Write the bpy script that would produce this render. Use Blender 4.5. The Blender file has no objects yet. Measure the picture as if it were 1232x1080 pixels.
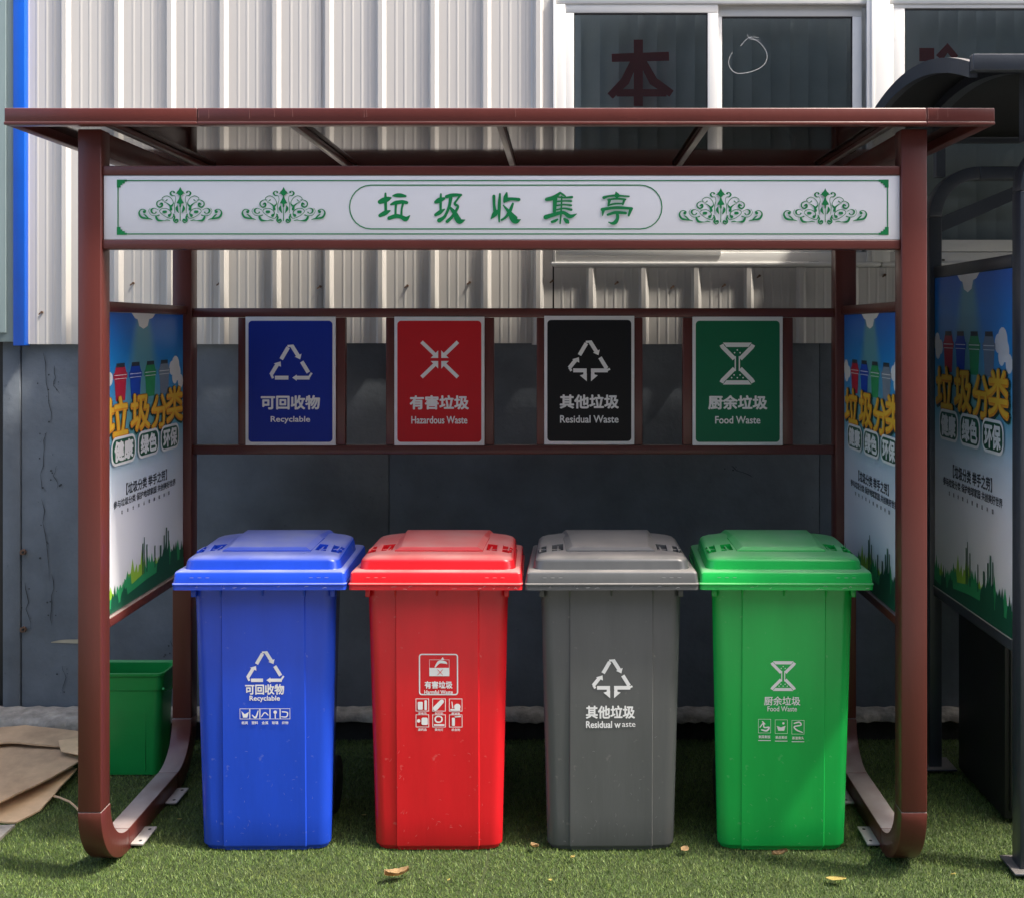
import bpy, bmesh, math, random
import numpy as np
from mathutils import Vector, Matrix
random.seed(7); rng = np.random.default_rng(7)
C = bpy.context.scene.collection
sc = bpy.context.scene

# ------------------------------------------------------------------ camera
F = 1330.0; VX, VY, CH = 678.0, 396.0, 1.755      # focal (px of 1232), level eye point in the photo, eye height
cd = bpy.data.cameras.new('camera'); cam = bpy.data.objects.new('camera', cd); C.objects.link(cam)
cam.location = (0, 0, CH); cam.rotation_euler = (math.radians(90), 0, 0)
cd.sensor_fit = 'HORIZONTAL'; cd.sensor_width = 36; cd.lens = F / 1232 * 36
cd.shift_x = (616 - VX) / 1232; cd.shift_y = (VY - 540) / 1232
cd.clip_start = .05; cd.clip_end = 500
sc.camera = cam
# ------------------------------------------------------------------ light
SUN = Vector((.58, -.175, 1)).normalized()
w = bpy.data.worlds.new('World'); sc.world = w; w.use_nodes = True
nt = w.node_tree; bg = nt.nodes['Background']
sky = nt.nodes.new('ShaderNodeTexSky'); sky.sky_type = 'NISHITA'; sky.sun_disc = False
sky.sun_elevation = math.asin(SUN.z); sky.sun_rotation = math.atan2(SUN.x, SUN.y)
sky.air_density = 1.0; sky.dust_density = 5.0; sky.ozone_density = 1.2
nt.links.new(sky.outputs[0], bg.inputs[0]); bg.inputs[1].default_value = 0.15
sd = bpy.data.lights.new('sun', 'SUN'); sd.energy = 2.05; sd.angle = math.radians(4); sd.color = (1, .93, .82)
so = bpy.data.objects.new('sun', sd); C.objects.link(so); so.rotation_euler = SUN.to_track_quat('Z', 'Y').to_euler()
so.location = (3, -2, 8)
vs = sc.view_settings; vs.view_transform = 'Standard'; vs.look = 'None'; vs.gamma = 1; vs.use_curve_mapping = False
vs.exposure = 1.58
sc.render.film_transparent = False

# ------------------------------------------------------------------ helpers
def PX(px, py, Y):          # photo pixel at depth Y -> world
    return Vector(((px - VX) * Y / F, Y, CH - (py - VY) * Y / F))
def GR(px, py, z=0.0):      # photo pixel on the level z
    Y = (CH - z) * F / (py - VY)
    return Vector(((px - VX) * Y / F, Y, z))
def wx(px, Y): return (px - VX) * Y / F
def wz(py, Y): return CH - (py - VY) * Y / F

def root_loc(o):
    while o.parent: o = o.parent
    return o.location.copy()
def tag(o, label=None, cat=None, group=None, kind=None):
    if label: o['label'] = label
    if cat: o['category'] = cat
    if group: o['group'] = group
    if kind: o['kind'] = kind
    return o
def empty(name, loc, label=None, cat=None, group=None, rz=0):
    o = bpy.data.objects.new(name, None); C.objects.link(o); o.location = loc; o.rotation_euler = (0, 0, rz)
    o.empty_display_size = .1
    return tag(o, label, cat, group)
def link_mesh(name, me, mat, parent=None, local=False):
    o = bpy.data.objects.new(name, me); C.objects.link(o)
    if mat:
        me.materials.clear(); me.materials.append(mat)
    if parent:
        if not local: me.transform(Matrix.Translation(-root_loc(parent)))
        o.parent = parent
    return o
def finish(name, bm, mat, parent=None, smooth=None, local=False, bevel=0, seg=2, recalc=True):
    if recalc: bmesh.ops.recalc_face_normals(bm, faces=bm.faces)
    if bevel:
        es = [e for e in bm.edges if len(e.link_faces) == 2 and e.calc_face_angle(0) > .9]
        bmesh.ops.bevel(bm, geom=es, offset=bevel, segments=seg, affect='EDGES', profile=.5, clamp_overlap=True)
        smooth = smooth or 50
    if smooth:
        for f in bm.faces: f.smooth = True
        for e in bm.edges:
            if len(e.link_faces) == 2 and e.calc_face_angle(0) > math.radians(smooth): e.smooth = False
    me = bpy.data.meshes.new(name); bm.to_mesh(me); bm.free()
    return link_mesh(name, me, mat, parent, local)
def b_box(bm, x0, x1, y0, y1, z0, z1):
    v = [bm.verts.new(p) for p in ((x0,y0,z0),(x1,y0,z0),(x1,y1,z0),(x0,y1,z0),(x0,y0,z1),(x1,y0,z1),(x1,y1,z1),(x0,y1,z1))]
    for f in ((3,2,1,0),(4,5,6,7),(0,1,5,4),(1,2,6,5),(2,3,7,6),(3,0,4,7)): bm.faces.new([v[i] for i in f])
    return v
def box(name, x0, x1, y0, y1, z0, z1, mat, parent=None, bevel=0, local=False):
    bm = bmesh.new(); b_box(bm, x0, x1, y0, y1, z0, z1)
    return finish(name, bm, mat, parent, bevel=bevel, local=local)
def loft(bm, rings, cap0=True, cap1=True):
    vr = [[bm.verts.new(p) for p in r] for r in rings]; n = len(vr[0])
    for a, b in zip(vr, vr[1:]):
        for i in range(n): bm.faces.new((a[i], a[(i+1) % n], b[(i+1) % n], b[i]))
    if cap0: bm.faces.new(list(reversed(vr[0])))
    if cap1: bm.faces.new(vr[-1])
    return vr
def rr(x0, x1, y0, y1, rf, rb, z, n=5):      # rounded rectangle, front (y0) and back radii
    P = []
    for cx, cy, r, a0 in ((x1-rf, y0+rf, rf, -90), (x1-rb, y1-rb, rb, 0), (x0+rb, y1-rb, rb, 90), (x0+rf, y0+rf, rf, 180)):
        for k in range(n+1):
            a = math.radians(a0 + 90*k/n); P.append((cx + r*math.cos(a), cy + r*math.sin(a), z))
    return P
def extrude_poly(bm, pts, d):                # closed polygon of 3-D points, extruded by vector d
    d = Vector(d); a = [bm.verts.new(p) for p in pts]; b = [bm.verts.new(Vector(p)+d) for p in pts]; n = len(a)
    bm.faces.new(a); bm.faces.new(list(reversed(b)))
    for i in range(n): bm.faces.new((a[i], b[i], b[(i+1) % n], a[(i+1) % n]))
def tube(bm, pts, r, n=8):
    rings = []
    for i, p in enumerate(pts):
        p = Vector(p); t = (Vector(pts[min(i+1, len(pts)-1)]) - Vector(pts[max(i-1, 0)])).normalized()
        up = Vector((0,0,1)) if abs(t.z) < .9 else Vector((1,0,0))
        s = t.cross(up).normalized(); u = s.cross(t)
        rings.append([p + r*(math.cos(2*math.pi*k/n)*s + math.sin(2*math.pi*k/n)*u) for k in range(n)])
    loft(bm, rings)
def copy_tree(o, parent=None):
    c = o.copy(); C.objects.link(c)
    if parent: c.parent = parent
    for ch in list(o.children): copy_tree(ch, c)
    return c

# ------------------------------------------------------------------ materials
def s2l(c):
    return tuple(((v/255)/12.92 if v/255 <= .04045 else (((v/255)+.055)/1.055)**2.4) for v in c)
def mat(name, col, rough=.5, metal=0, var=.12, vscale=6, bump=0, bscale=60, dust=0, dustcol=(.36,.31,.25), spec=.5,
        stretch=(1,1,1), rvar=0, speck=0, coat=0):
    m = bpy.data.materials.new(name); m.use_nodes = True; n = m.node_tree; L = n.links
    b = n.nodes['Principled BSDF']; b.inputs['Roughness'].default_value = rough; b.inputs['Metallic'].default_value = metal
    b.inputs['Specular IOR Level'].default_value = spec; b.inputs['Coat Weight'].default_value = coat
    tc = n.nodes.new('ShaderNodeTexCoord'); mp = n.nodes.new('ShaderNodeMapping'); mp.inputs['Scale'].default_value = stretch
    L.new(tc.outputs['Object'], mp.inputs[0])
    nz = n.nodes.new('ShaderNodeTexNoise'); nz.inputs['Scale'].default_value = vscale; nz.inputs['Detail'].default_value = 6
    nz.inputs['Roughness'].default_value = .62; L.new(mp.outputs[0], nz.inputs[0])
    mr = n.nodes.new('ShaderNodeMapRange'); mr.inputs[1].default_value = .25; mr.inputs[2].default_value = .75
    mr.inputs[3].default_value = 1-var; mr.inputs[4].default_value = 1+var; L.new(nz.outputs[0], mr.inputs[0])
    mx = n.nodes.new('ShaderNodeMix'); mx.data_type = 'RGBA'; mx.blend_type = 'MULTIPLY'; mx.inputs[0].default_value = 1
    mx.inputs[6].default_value = (*col, 1); L.new(mr.outputs[0], mx.inputs[7])
    out = mx.outputs[2]
    if speck:
        n4 = n.nodes.new('ShaderNodeTexNoise'); n4.inputs['Scale'].default_value = 38; n4.inputs['Detail'].default_value = 3; L.new(tc.outputs['Object'], n4.inputs[0])
        r4 = n.nodes.new('ShaderNodeMapRange'); r4.inputs[1].default_value = .69; r4.inputs[2].default_value = .74; r4.inputs[4].default_value = speck; L.new(n4.outputs[0], r4.inputs[0])
        m4 = n.nodes.new('ShaderNodeMix'); m4.data_type = 'RGBA'; m4.inputs[7].default_value = (*dustcol, 1)
        L.new(r4.outputs[0], m4.inputs[0]); L.new(out, m4.inputs[6]); out = m4.outputs[2]
    if dust:
        g = n.nodes.new('ShaderNodeNewGeometry'); sp = n.nodes.new('ShaderNodeSeparateXYZ'); L.new(g.outputs['Normal'], sp.inputs[0])
        r2 = n.nodes.new('ShaderNodeMapRange'); r2.inputs[1].default_value = .6; r2.inputs[2].default_value = .97; r2.inputs[4].default_value = dust
        L.new(sp.outputs[2], r2.inputs[0])
        n3 = n.nodes.new('ShaderNodeTexNoise'); n3.inputs['Scale'].default_value = 9; n3.inputs['Detail'].default_value = 8; L.new(tc.outputs['Object'], n3.inputs[0])
        r3 = n.nodes.new('ShaderNodeMapRange'); r3.inputs[1].default_value = .3; r3.inputs[2].default_value = .7; r3.inputs[3].default_value = .55; L.new(n3.outputs[0], r3.inputs[0])
        mu = n.nodes.new('ShaderNodeMath'); mu.operation = 'MULTIPLY'; L.new(r2.outputs[0], mu.inputs[0]); L.new(r3.outputs[0], mu.inputs[1])
        m2 = n.nodes.new('ShaderNodeMix'); m2.data_type = 'RGBA'; m2.inputs[7].default_value = (*dustcol, 1)
        L.new(mu.outputs[0], m2.inputs[0]); L.new(out, m2.inputs[6]); out = m2.outputs[2]
        mr3 = n.nodes.new('ShaderNodeMapRange'); mr3.inputs[3].default_value = rough; mr3.inputs[4].default_value = .85
        L.new(mu.outputs[0], mr3.inputs[0]); L.new(mr3.outputs[0], b.inputs['Roughness'])
    elif rvar:
        mr3 = n.nodes.new('ShaderNodeMapRange'); mr3.inputs[1].default_value = .3; mr3.inputs[2].default_value = .7
        mr3.inputs[3].default_value = max(.02, rough-rvar); mr3.inputs[4].default_value = rough+rvar
        L.new(nz.outputs[0], mr3.inputs[0]); L.new(mr3.outputs[0], b.inputs['Roughness'])
    L.new(out, b.inputs['Base Color'])
    if bump:
        nb = n.nodes.new('ShaderNodeTexNoise'); nb.inputs['Scale'].default_value = bscale; nb.inputs['Detail'].default_value = 5; L.new(mp.outputs[0], nb.inputs[0])
        bp = n.nodes.new('ShaderNodeBump'); bp.inputs['Strength'].default_value = .6; bp.inputs['Distance'].default_value = bump
        L.new(nb.outputs[0], bp.inputs['Height']); L.new(bp.outputs[0], b.inputs['Normal'])
    return m
DUSTY = (.34, .31, .29)
M = dict(
    maroon = mat('maroon_paint', (.105,.025,.020), .32, var=.10, vscale=5, bump=.0006, bscale=90, dust=.85, dustcol=DUSTY, rvar=0, stretch=(1,1,.3)),
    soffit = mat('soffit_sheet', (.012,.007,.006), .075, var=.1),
    rafter = mat('rafter_pale_sheen', (.30,.27,.26), .3, metal=.6, var=.2),  # pale tone holds the reflected sheen of the glossy rafters
    char = mat('charcoal_paint', (.042,.048,.060), .32, var=.15, dust=.4, bump=.0006, bscale=90),
    blackp = mat('black_paint', (.012,.012,.013), .45, var=.2),
    metal = mat('pale_wall_sheet', (.60,.575,.54), .42, var=.035, vscale=2.2, stretch=(3,3,.25), bump=.0008, bscale=5, speck=.0),
    greenish = mat('greenish_wall_sheet', (.24,.31,.31), .5, var=.12, stretch=(4,4,.3)),
    blue_trim = mat('blue_flashing', (.005,.11,.62), .35, var=.08),
    greywall = mat('grey_painted_wall', (.135,.155,.178), .75, var=.30, vscale=3.5, bump=.004, bscale=35, speck=.35, dustcol=(.05,.055,.06)),
    concrete = mat('rough_concrete', (.31,.28,.235), .92, var=.55, vscale=14, bump=.016, bscale=34, speck=.3, dustcol=(.10,.095,.085)),
    paving = mat('paving', (.16,.155,.145), .9, var=.2, vscale=3, bump=.004, bscale=40),
    white = mat('white_upvc', (.72,.71,.68), .35, var=.05, vscale=3, speck=.15, dustcol=(.4,.37,.32)),
    signw = mat('white_sign_print', (.70,.71,.76), .38, var=.03),
    borderw = mat('white_print', (.78,.78,.80), .4, var=.03),
    green_ink = mat('green_ink', s2l((0,122,66)), .45, var=.06),
    slat = mat('blind_slat', (.70,.74,.74), .7, var=.15, vscale=4),
    room = mat('dark_room', (.03,.03,.03), .9),
    redchar = mat('dark_red_film', (.42,.04,.05), .5),
    string = mat('pale_string', (.6,.6,.58), .6),
    rust = mat('rusty_screw', (.14,.08,.05), .8, var=.4, vscale=40),
    card = mat('cardboard', (.50,.34,.20), .85, var=.3, vscale=7, bump=.003, bscale=30),
    card2 = mat('cardboard_light', (.68,.47,.27), .85, var=.2, vscale=9, bump=.003, bscale=30),
    plate = mat('galvanised_plate', (.50,.47,.44), .5, metal=.2, var=.2),
    hole = mat('bolt_hole', (.02,.02,.02), .8),
    leaf = mat('dry_leaf', (.50,.34,.17), .8, var=.35, vscale=30),
    leafy = mat('yellow_leaf', (.62,.50,.16), .7, var=.3, vscale=30),
    rubber = mat('rubber', (.02,.02,.02), .8),
    p_white = mat('print_white', (.80,.80,.80), .4, var=.02),
    p_dark = mat('print_dark', (.035,.045,.06), .4, var=.02),
    p_dgreen = mat('print_deep_green', (.012,.10,.055), .4),
    p_green = mat('print_green', (.03,.33,.12), .4),
    p_lime = mat('print_lime', (.30,.55,.05), .4),
    p_red = mat('print_red', (.50,.02,.05), .4),
    p_blue = mat('print_blue', (.01,.07,.50), .4),
    p_grey = mat('print_grey', (.20,.25,.32), .4),
    p_orange = mat('print_orange', (.78,.30,.02), .4),
    p_yellow = mat('print_yellow', (.85,.50,.04), .4),
    s_blue = mat('sign_blue', (.001,.022,.30), .4, var=.03, spec=.3),
    s_red = mat('sign_red', (.55,.008,.016), .4, var=.03, spec=.3),
    s_black = mat('sign_black', (.004,.004,.006), .4, var=.03, spec=.3),
    s_green = mat('sign_green', (.0012,.14,.062), .4, var=.03, spec=.3),
)
def bin_mat(name, col, dustcol=(.42,.37,.33)):
    return mat(name, col, .27, var=.13, vscale=3, stretch=(2,2,.4), bump=.0008, bscale=30, dust=.62, dustcol=dustcol, speck=.16)
BM = dict(blue=bin_mat('blue_plastic', (.015,.070,.60), (.40,.43,.58)), red=bin_mat('red_plastic', (.68,.014,.022), (.62,.42,.38)),
          grey=bin_mat('grey_plastic', (.100,.104,.106), (.36,.33,.30)), green=bin_mat('green_plastic', (.012,.44,.075), (.32,.52,.32)))
M['bingreen2'] = mat('dark_green_plastic', (.012,.30,.06), .3, var=.1, dust=.2)
def poster_mat():
    m = bpy.data.materials.new('poster_print'); m.use_nodes = True; n = m.node_tree; L = n.links; b = n.nodes['Principled BSDF']
    b.inputs['Roughness'].default_value = .28
    uv = n.nodes.new('ShaderNodeUVMap'); uv.uv_map = 'UVMap'; sp = n.nodes.new('ShaderNodeSeparateXYZ'); L.new(uv.outputs[0], sp.inputs[0])
    cr = n.nodes.new('ShaderNodeValToRGB'); L.new(sp.outputs[1], cr.inputs[0]); e = cr.color_ramp.elements
    e[0].position = 0; e[0].color = (.80,.80,.82,1); e[1].position = 1; e[1].color = (.008,.13,.58,1)
    for p, c in ((.30,(.78,.79,.84,1)),(.45,(.60,.70,.80,1)),(.58,(.16,.45,.60,1)),(.78,(.02,.30,.72,1))):
        x = e.new(p); x.color = c
    # pale green beam of light coming down from the top middle
    a = n.nodes.new('ShaderNodeMath'); a.operation = 'SUBTRACT'; a.inputs[1].default_value = .47; L.new(sp.outputs[0], a.inputs[0])
    a2 = n.nodes.new('ShaderNodeMath'); a2.operation = 'ABSOLUTE'; L.new(a.outputs[0], a2.inputs[0])
    wd = n.nodes.new('ShaderNodeMapRange'); wd.inputs[1].default_value = 1; wd.inputs[2].default_value = .55; wd.inputs[3].default_value = .10; wd.inputs[4].default_value = .42
    L.new(sp.outputs[1], wd.inputs[0])
    dv = n.nodes.new('ShaderNodeMath'); dv.operation = 'DIVIDE'; L.new(a2.outputs[0], dv.inputs[0]); L.new(wd.outputs[0], dv.inputs[1])
    f = n.nodes.new('ShaderNodeMapRange'); f.interpolation_type = 'SMOOTHSTEP'; f.inputs[1].default_value = 1; f.inputs[2].default_value = .3; f.inputs[4].default_value = .75; L.new(dv.outputs[0], f.inputs[0])
    g = n.nodes.new('ShaderNodeMapRange'); g.inputs[1].default_value = .45; g.inputs[2].default_value = .6; L.new(sp.outputs[1], g.inputs[0])
    mu = n.nodes.new('ShaderNodeMath'); mu.operation = 'MULTIPLY'; L.new(f.outputs[0], mu.inputs[0]); L.new(g.outputs[0], mu.inputs[1])
    mx = n.nodes.new('ShaderNodeMix'); mx.data_type = 'RGBA'; mx.inputs[7].default_value = (.16,.40,.38,1); L.new(mu.outputs[0], mx.inputs[0]); L.new(cr.outputs[0], mx.inputs[6])
    L.new(mx.outputs[2], b.inputs['Base Color']); return m
M['poster'] = poster_mat()
def glass_mat():
    m = bpy.data.materials.new('window_glass'); m.use_nodes = True; n = m.node_tree; n.nodes.clear(); L = n.links
    o = n.nodes.new('ShaderNodeOutputMaterial'); t = n.nodes.new('ShaderNodeBsdfTransparent'); t.inputs[0].default_value = (.80,.83,.83,1)
    g = n.nodes.new('ShaderNodeBsdfGlossy'); g.inputs[0].default_value = (1,1,1,1); g.inputs[1].default_value = .03
    mx = n.nodes.new('ShaderNodeMixShader'); fr = n.nodes.new('ShaderNodeFresnel'); fr.inputs[0].default_value = 1.5
    nz = n.nodes.new('ShaderNodeTexNoise'); nz.inputs['Scale'].default_value = 3; bp = n.nodes.new('ShaderNodeBump'); bp.inputs['Distance'].default_value = .004; bp.inputs['Strength'].default_value = .3
    L.new(nz.outputs[0], bp.inputs['Height']); L.new(bp.outputs[0], g.inputs['Normal'])
    L.new(fr.outputs[0], mx.inputs[0]); L.new(t.outputs[0], mx.inputs[1]); L.new(g.outputs[0], mx.inputs[2]); L.new(mx.outputs[0], o.inputs[0]); return m
M['glass'] = glass_mat()

# ------------------------------------------------------------------ flat print
STEP = .00003
_tc = {}
def glyphs(s):
    if s not in _tc:
        c = bpy.data.curves.new('lettering', 'FONT'); c.body = s; c.size = 1; c.resolution_u = 3
        o = bpy.data.objects.new('lettering', c); C.objects.link(o)
        me = bpy.data.meshes.new_from_object(o.evaluated_get(bpy.context.evaluated_depsgraph_get()))
        V = np.array([v.co[:2] for v in me.vertices]); Fc = [tuple(p.vertices) for p in me.polygons]
        bpy.data.objects.remove(o); bpy.data.curves.remove(c); bpy.data.meshes.remove(me)
        V -= V.min(0); _tc[s] = (V, Fc)
    return _tc[s]
def cr(pts, n=6):
    if len(pts) < 3: return [tuple(p) for p in pts]
    P = np.array([pts[0]] + list(pts) + [pts[-1]], float); out = []
    for i in range(1, len(P)-2):
        for k in range(n):
            t = k/n; a, b, c, d = P[i-1], P[i], P[i+1], P[i+2]
            out.append(tuple(.5*((2*b)+(-a+c)*t+(2*a-5*b+4*c-d)*t*t+(-a+3*b-3*c+d)*t**3)))
    out.append(tuple(P[-2])); return out
class Print:
    """flat lettering and shapes in plane coordinates (a right, b up), every piece a hair above the last"""
    def __init__(s): s.v = []; s.f = []; s.l = 0
    def poly(s, pts):
        k = len(s.v); s.v += [(p[0], p[1], s.l) for p in pts]; s.f.append(tuple(range(k, k+len(pts)))); s.l += STEP
    def rect(s, a0, b0, a1, b1): s.poly([(a0,b0),(a1,b0),(a1,b1),(a0,b1)])
    def rrpts(s, a0, b0, a1, b1, r, n=6):
        return [(p[0], p[1]) for p in rr(a0, a1, b0, b1, r, r, 0, n)]
    def rrect(s, a0, b0, a1, b1, r): s.poly(s.rrpts(a0, b0, a1, b1, r))
    def rframe(s, a0, b0, a1, b1, r, t):
        A = s.rrpts(a0, b0, a1, b1, r); B = s.rrpts(a0+t, b0+t, a1-t, b1-t, max(r-t, .0001)); k = len(s.v); n = len(A)
        s.v += [(p[0], p[1], s.l) for p in A+B]
        for i in range(n): j = (i+1) % n; s.f.append((k+i, k+j, k+n+j, k+n+i))
        s.l += STEP
    def disc(s, a, b, r, n=14, rb=None): s.poly([(a+r*math.cos(6.2832*k/n), b+(rb or r)*math.sin(6.2832*k/n)) for k in range(n)])
    def stroke(s, pts, w=None, smooth=True, caps=True):
        if w is not None: pts = [(p[0], p[1], w) for p in pts]
        P = cr(pts) if smooth else pts
        k = len(s.v); n = len(P); Lp = []; Rp = []
        for i, p in enumerate(P):
            q0, q1 = P[max(i-1, 0)], P[min(i+1, n-1)]; dx, dy = q1[0]-q0[0], q1[1]-q0[1]; d = math.hypot(dx, dy) or 1
            nx, ny = -dy/d, dx/d; h = max(p[2], .0001)/2
            Lp.append((p[0]+nx*h, p[1]+ny*h)); Rp.append((p[0]-nx*h, p[1]-ny*h))
        s.v += [(a, b, s.l) for a, b in Lp+Rp]
        for i in range(n-1): s.f.append((k+i, k+i+1, k+n+i+1, k+n+i))
        s.l += STEP
        if caps:
            for p in (P[0], P[-1]):
                if p[2] > 0: s.disc(p[0], p[1], p[2]/2*.98, 10)
    def text(s, t, ca, cb, width, height=None, bold=0, skew=0):
        V, Fc = glyphs(t); W, H = V.max(0); k = width/W; kh = (height/H) if height else k
        dirs = [(0,0)] + ([(math.cos(a), math.sin(a)) for a in np.arange(8)*math.pi/4] if bold else [])
        for dx, dy in dirs:
            b0 = len(s.v)
            for x, y in V:
                a = ca - width/2 + x*k + dx*bold; b = cb - H*kh/2 + y*kh + dy*bold + (x*k)*skew
                s.v.append((a, b, s.l))
            s.f += [tuple(i+b0 for i in f) for f in Fc]; s.l += STEP
    def build(s, name, m, fn, parent, local=False):
        me = bpy.data.meshes.new(name); me.from_pydata([fn(*v) for v in s.v], [], s.f); me.update()
        return link_mesh(name, me, m, parent, local)

# ------------------------------------------------------------------ ground, turf
bm = bmesh.new(); b_box(bm, -60, 60, -60, 60, -.30, -.012)
tag(finish('ground', bm, M['paving']), kind='structure')
TX0, TX1, TY0, TY1 = -3.2, 4.4, 2.3, 4.725
def turf_mat(name, base):
    m = bpy.data.materials.new(name); m.use_nodes = True; n = m.node_tree; L = n.links; b = n.nodes['Principled BSDF']; b.inputs['Roughness'].default_value = .55
    tc = n.nodes.new('ShaderNodeTexCoord'); nz = n.nodes.new('ShaderNodeTexNoise'); nz.inputs['Scale'].default_value = 3.2; nz.inputs['Detail'].default_value = 5; L.new(tc.outputs['Object'], nz.inputs[0])
    at = n.nodes.new('ShaderNodeAttribute'); at.attribute_name = 'tint'
    cr_ = n.nodes.new('ShaderNodeValToRGB'); e = cr_.color_ramp.elements
    e[0].position = 0; e[0].color = (base[0]*.55, base[1]*.6, base[2]*.7, 1); e[1].position = 1; e[1].color = (base[0]*2.2, base[1]*1.65, base[2]*1.9, 1)
    x = e.new(.5); x.color = (*base, 1); L.new(at.outputs['Fac'], cr_.inputs[0])
    mr = n.nodes.new('ShaderNodeMapRange'); mr.inputs[1].default_value = .58; mr.inputs[2].default_value = .72; mr.inputs[4].default_value = .38; L.new(nz.outputs[0], mr.inputs[0])
    mx = n.nodes.new('ShaderNodeMix'); mx.data_type = 'RGBA'; mx.inputs[7].default_value = (.13,.085,.04,1); L.new(mr.outputs[0], mx.inputs[0]); L.new(cr_.outputs[0], mx.inputs[6])
    L.new(mx.outputs[2], b.inputs['Base Color']); return m
bm = bmesh.new(); b_box(bm, TX0, TX1, TY0, TY1, -.011, 0)
tag(finish('turf_backing', bm, mat('turf_backing', (.035,.052,.014), .9, var=.3, vscale=40)), kind='structure')
N = 950000
bx = rng.uniform(TX0, TX1, N); by = TY0 + (TY1-TY0)*rng.random(N)
seam = np.abs(bx - (-.262 + .012*np.sin(by*9))) > .0045
keep = seam & ~((by < 2.9) & (rng.random(N) < .45)); bx, by = bx[keep], by[keep]; N = len(bx)
hh = rng.uniform(.005, .0125, N); an = rng.uniform(0, 2*math.pi, N); ww = rng.uniform(.0009, .0015, N)
le = rng.uniform(.1, 1.0, N)*hh; la = an + rng.uniform(-1.6, 1.6, N)
cl = np.sin(bx*57)*np.sin(by*49) + np.sin(bx*23+by*31); la = la + cl*.5; la += rng.uniform(-1.4,1.4,N)
V = np.empty((N, 3, 3))
V[:,0] = np.stack([bx - ww*np.cos(an), by - ww*np.sin(an), np.zeros(N)], 1)
V[:,1] = np.stack([bx + ww*np.cos(an), by + ww*np.sin(an), np.zeros(N)], 1)
V[:,2] = np.stack([bx + le*np.cos(la), by + le*np.sin(la), hh], 1)
me = bpy.data.meshes.new('artificial_grass'); me.vertices.add(N*3); me.vertices.foreach_set('co', V.reshape(-1))
me.loops.add(N*3); me.loops.foreach_set('vertex_index', np.arange(N*3, dtype=np.int32)); me.polygons.add(N)
me.polygons.foreach_set('loop_start', np.arange(0, N*3, 3, dtype=np.int32)); me.update()
t = me.attributes.new('tint', 'FLOAT', 'FACE'); t.data.foreach_set('value', rng.random(N)*.75 + .25*(hh-.005)/.0075)
tag(link_mesh('artificial_grass', me, turf_mat('turf_blades', (.100,.170,.036))), 'short green artificial grass carpet with bare seam and brownish patches', 'grass', kind='stuff')

# building on the other side of the lane, behind the camera: it closes off the low sky and shows in the window panes
opp = empty('opposite_building', (0, -5.6, 0), 'dark green grey building across the lane facing the shelter', 'building')
box('wall', -8, 16, -9, -5.6, 0, 9.6, mat('opposite_wall', (.10,.115,.11), .8, var=.15), opp)
for i in range(11):
    a = -4 + i*1.8; wn = box('window', a, a+1.1, -5.599, -5.56, 1.0, 2.5, M['white'], opp); box('pane', a+.07, a+1.03, -5.559, -5.55, 1.07, 2.43, M['room'], wn)
box('roof', -8.3, 16.3, -9.3, -5.3, 9.61, 9.75, M['blackp'], opp)
# ------------------------------------------------------------------ building behind
YW = 4.75
bld = empty('workshop_building', (0, YW, 0), 'workshop wall of pale ribbed metal above grey concrete with white framed windows', 'building')
MB0 = 1.69                                    # bottom of the metal sheets
WX0, WZ0, WZ1 = wx(666, 4.70), 2.02, 3.19     # window band
PER = .2243; R0 = wx(76.7, 4.70)
def sheet_profile(x0, x1):
    pts = []; k0 = math.floor((x0-R0)/PER)-1; prof = []
    for k in range(k0, k0+60):
        c = R0 + k*PER
        prof += [(c-.022, 0), (c-.011, .0185), (c+.007, .0185), (c+.022, 0)]
        for q in (.062, .100, .140, .172): prof += [(c+q-.006, 0), (c+q-.002, .0013), (c+q+.003, .0013), (c+q+.008, 0)]
    prof = [p for p in prof if x0 < p[0] < x1]
    return [(x0, 0)] + prof + [(x1, 0)]
def sheet(x0, x1, z0, z1, y=4.722, name='metal_sheet', m=None, dz=0):
    bm = bmesh.new(); P = sheet_profile(x0, x1)
    a = [bm.verts.new((p[0], y-p[1], z0)) for p in P]; b = [bm.verts.new((p[0], y-p[1], z1)) for p in P]
    for i in range(len(P)-1): bm.faces.new((a[i], a[i+1], b[i+1], b[i]))
    bk = [bm.verts.new((x0, y+.02, z0)), bm.verts.new((x1, y+.02, z0)), bm.verts.new((x1, y+.02, z1)), bm.verts.new((x0, y+.02, z1))]
    bm.faces.new((bk[0], bk[1], bk[2], bk[3])); bm.faces.new([bk[1], bk[0]] + a); bm.faces.new([bk[3], bk[2]] + list(reversed(b)))
    return finish(name, bm, m or M['metal'], bld, recalc=True)
xs = [wx(30, 4.70)]; k = 4
edges = [R0 + PER*j - .03 for j in (5, 9)]      # sheets of four ribs
xs += edges; xs.append(WX0 - .004)
for i in range(len(xs)-1): sheet(xs[i]+.0006, xs[i+1]-.0006, MB0 + (0, .004, -.003, .002)[i % 4], 4.4, y=4.722 + (0, .003, 0, .002)[i % 4])
x = WX0 + .002
j = 0
while x < 5.2:                                  # under and over the windows
    x1 = x + 4*PER
    sheet(x, x1-.0012, MB0 + .004*(j % 2), WZ0-.003, y=4.722 + .003*(j % 2)); sheet(x, x1-.0012, WZ1+.003, 4.4); x = x1; j += 1
box('blue_corner_flashing', wx(15.5, 4.69), wx(30, 4.69)-.001, 4.69, 4.74, MB0-.006, 4.4, M['blue_trim'], bld, bevel=.003)
box('greenish_side_sheet', -2.62, wx(15.5, 4.69)-.004, 4.705, 4.76, 1.70, 4.4, M['greenish'], bld, bevel=.002)
box('greenish_side_sheet', -2.50, wx(6, 4.69), 4.693, 4.704, 1.74, 4.4, M['greenish'], bld)
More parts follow.
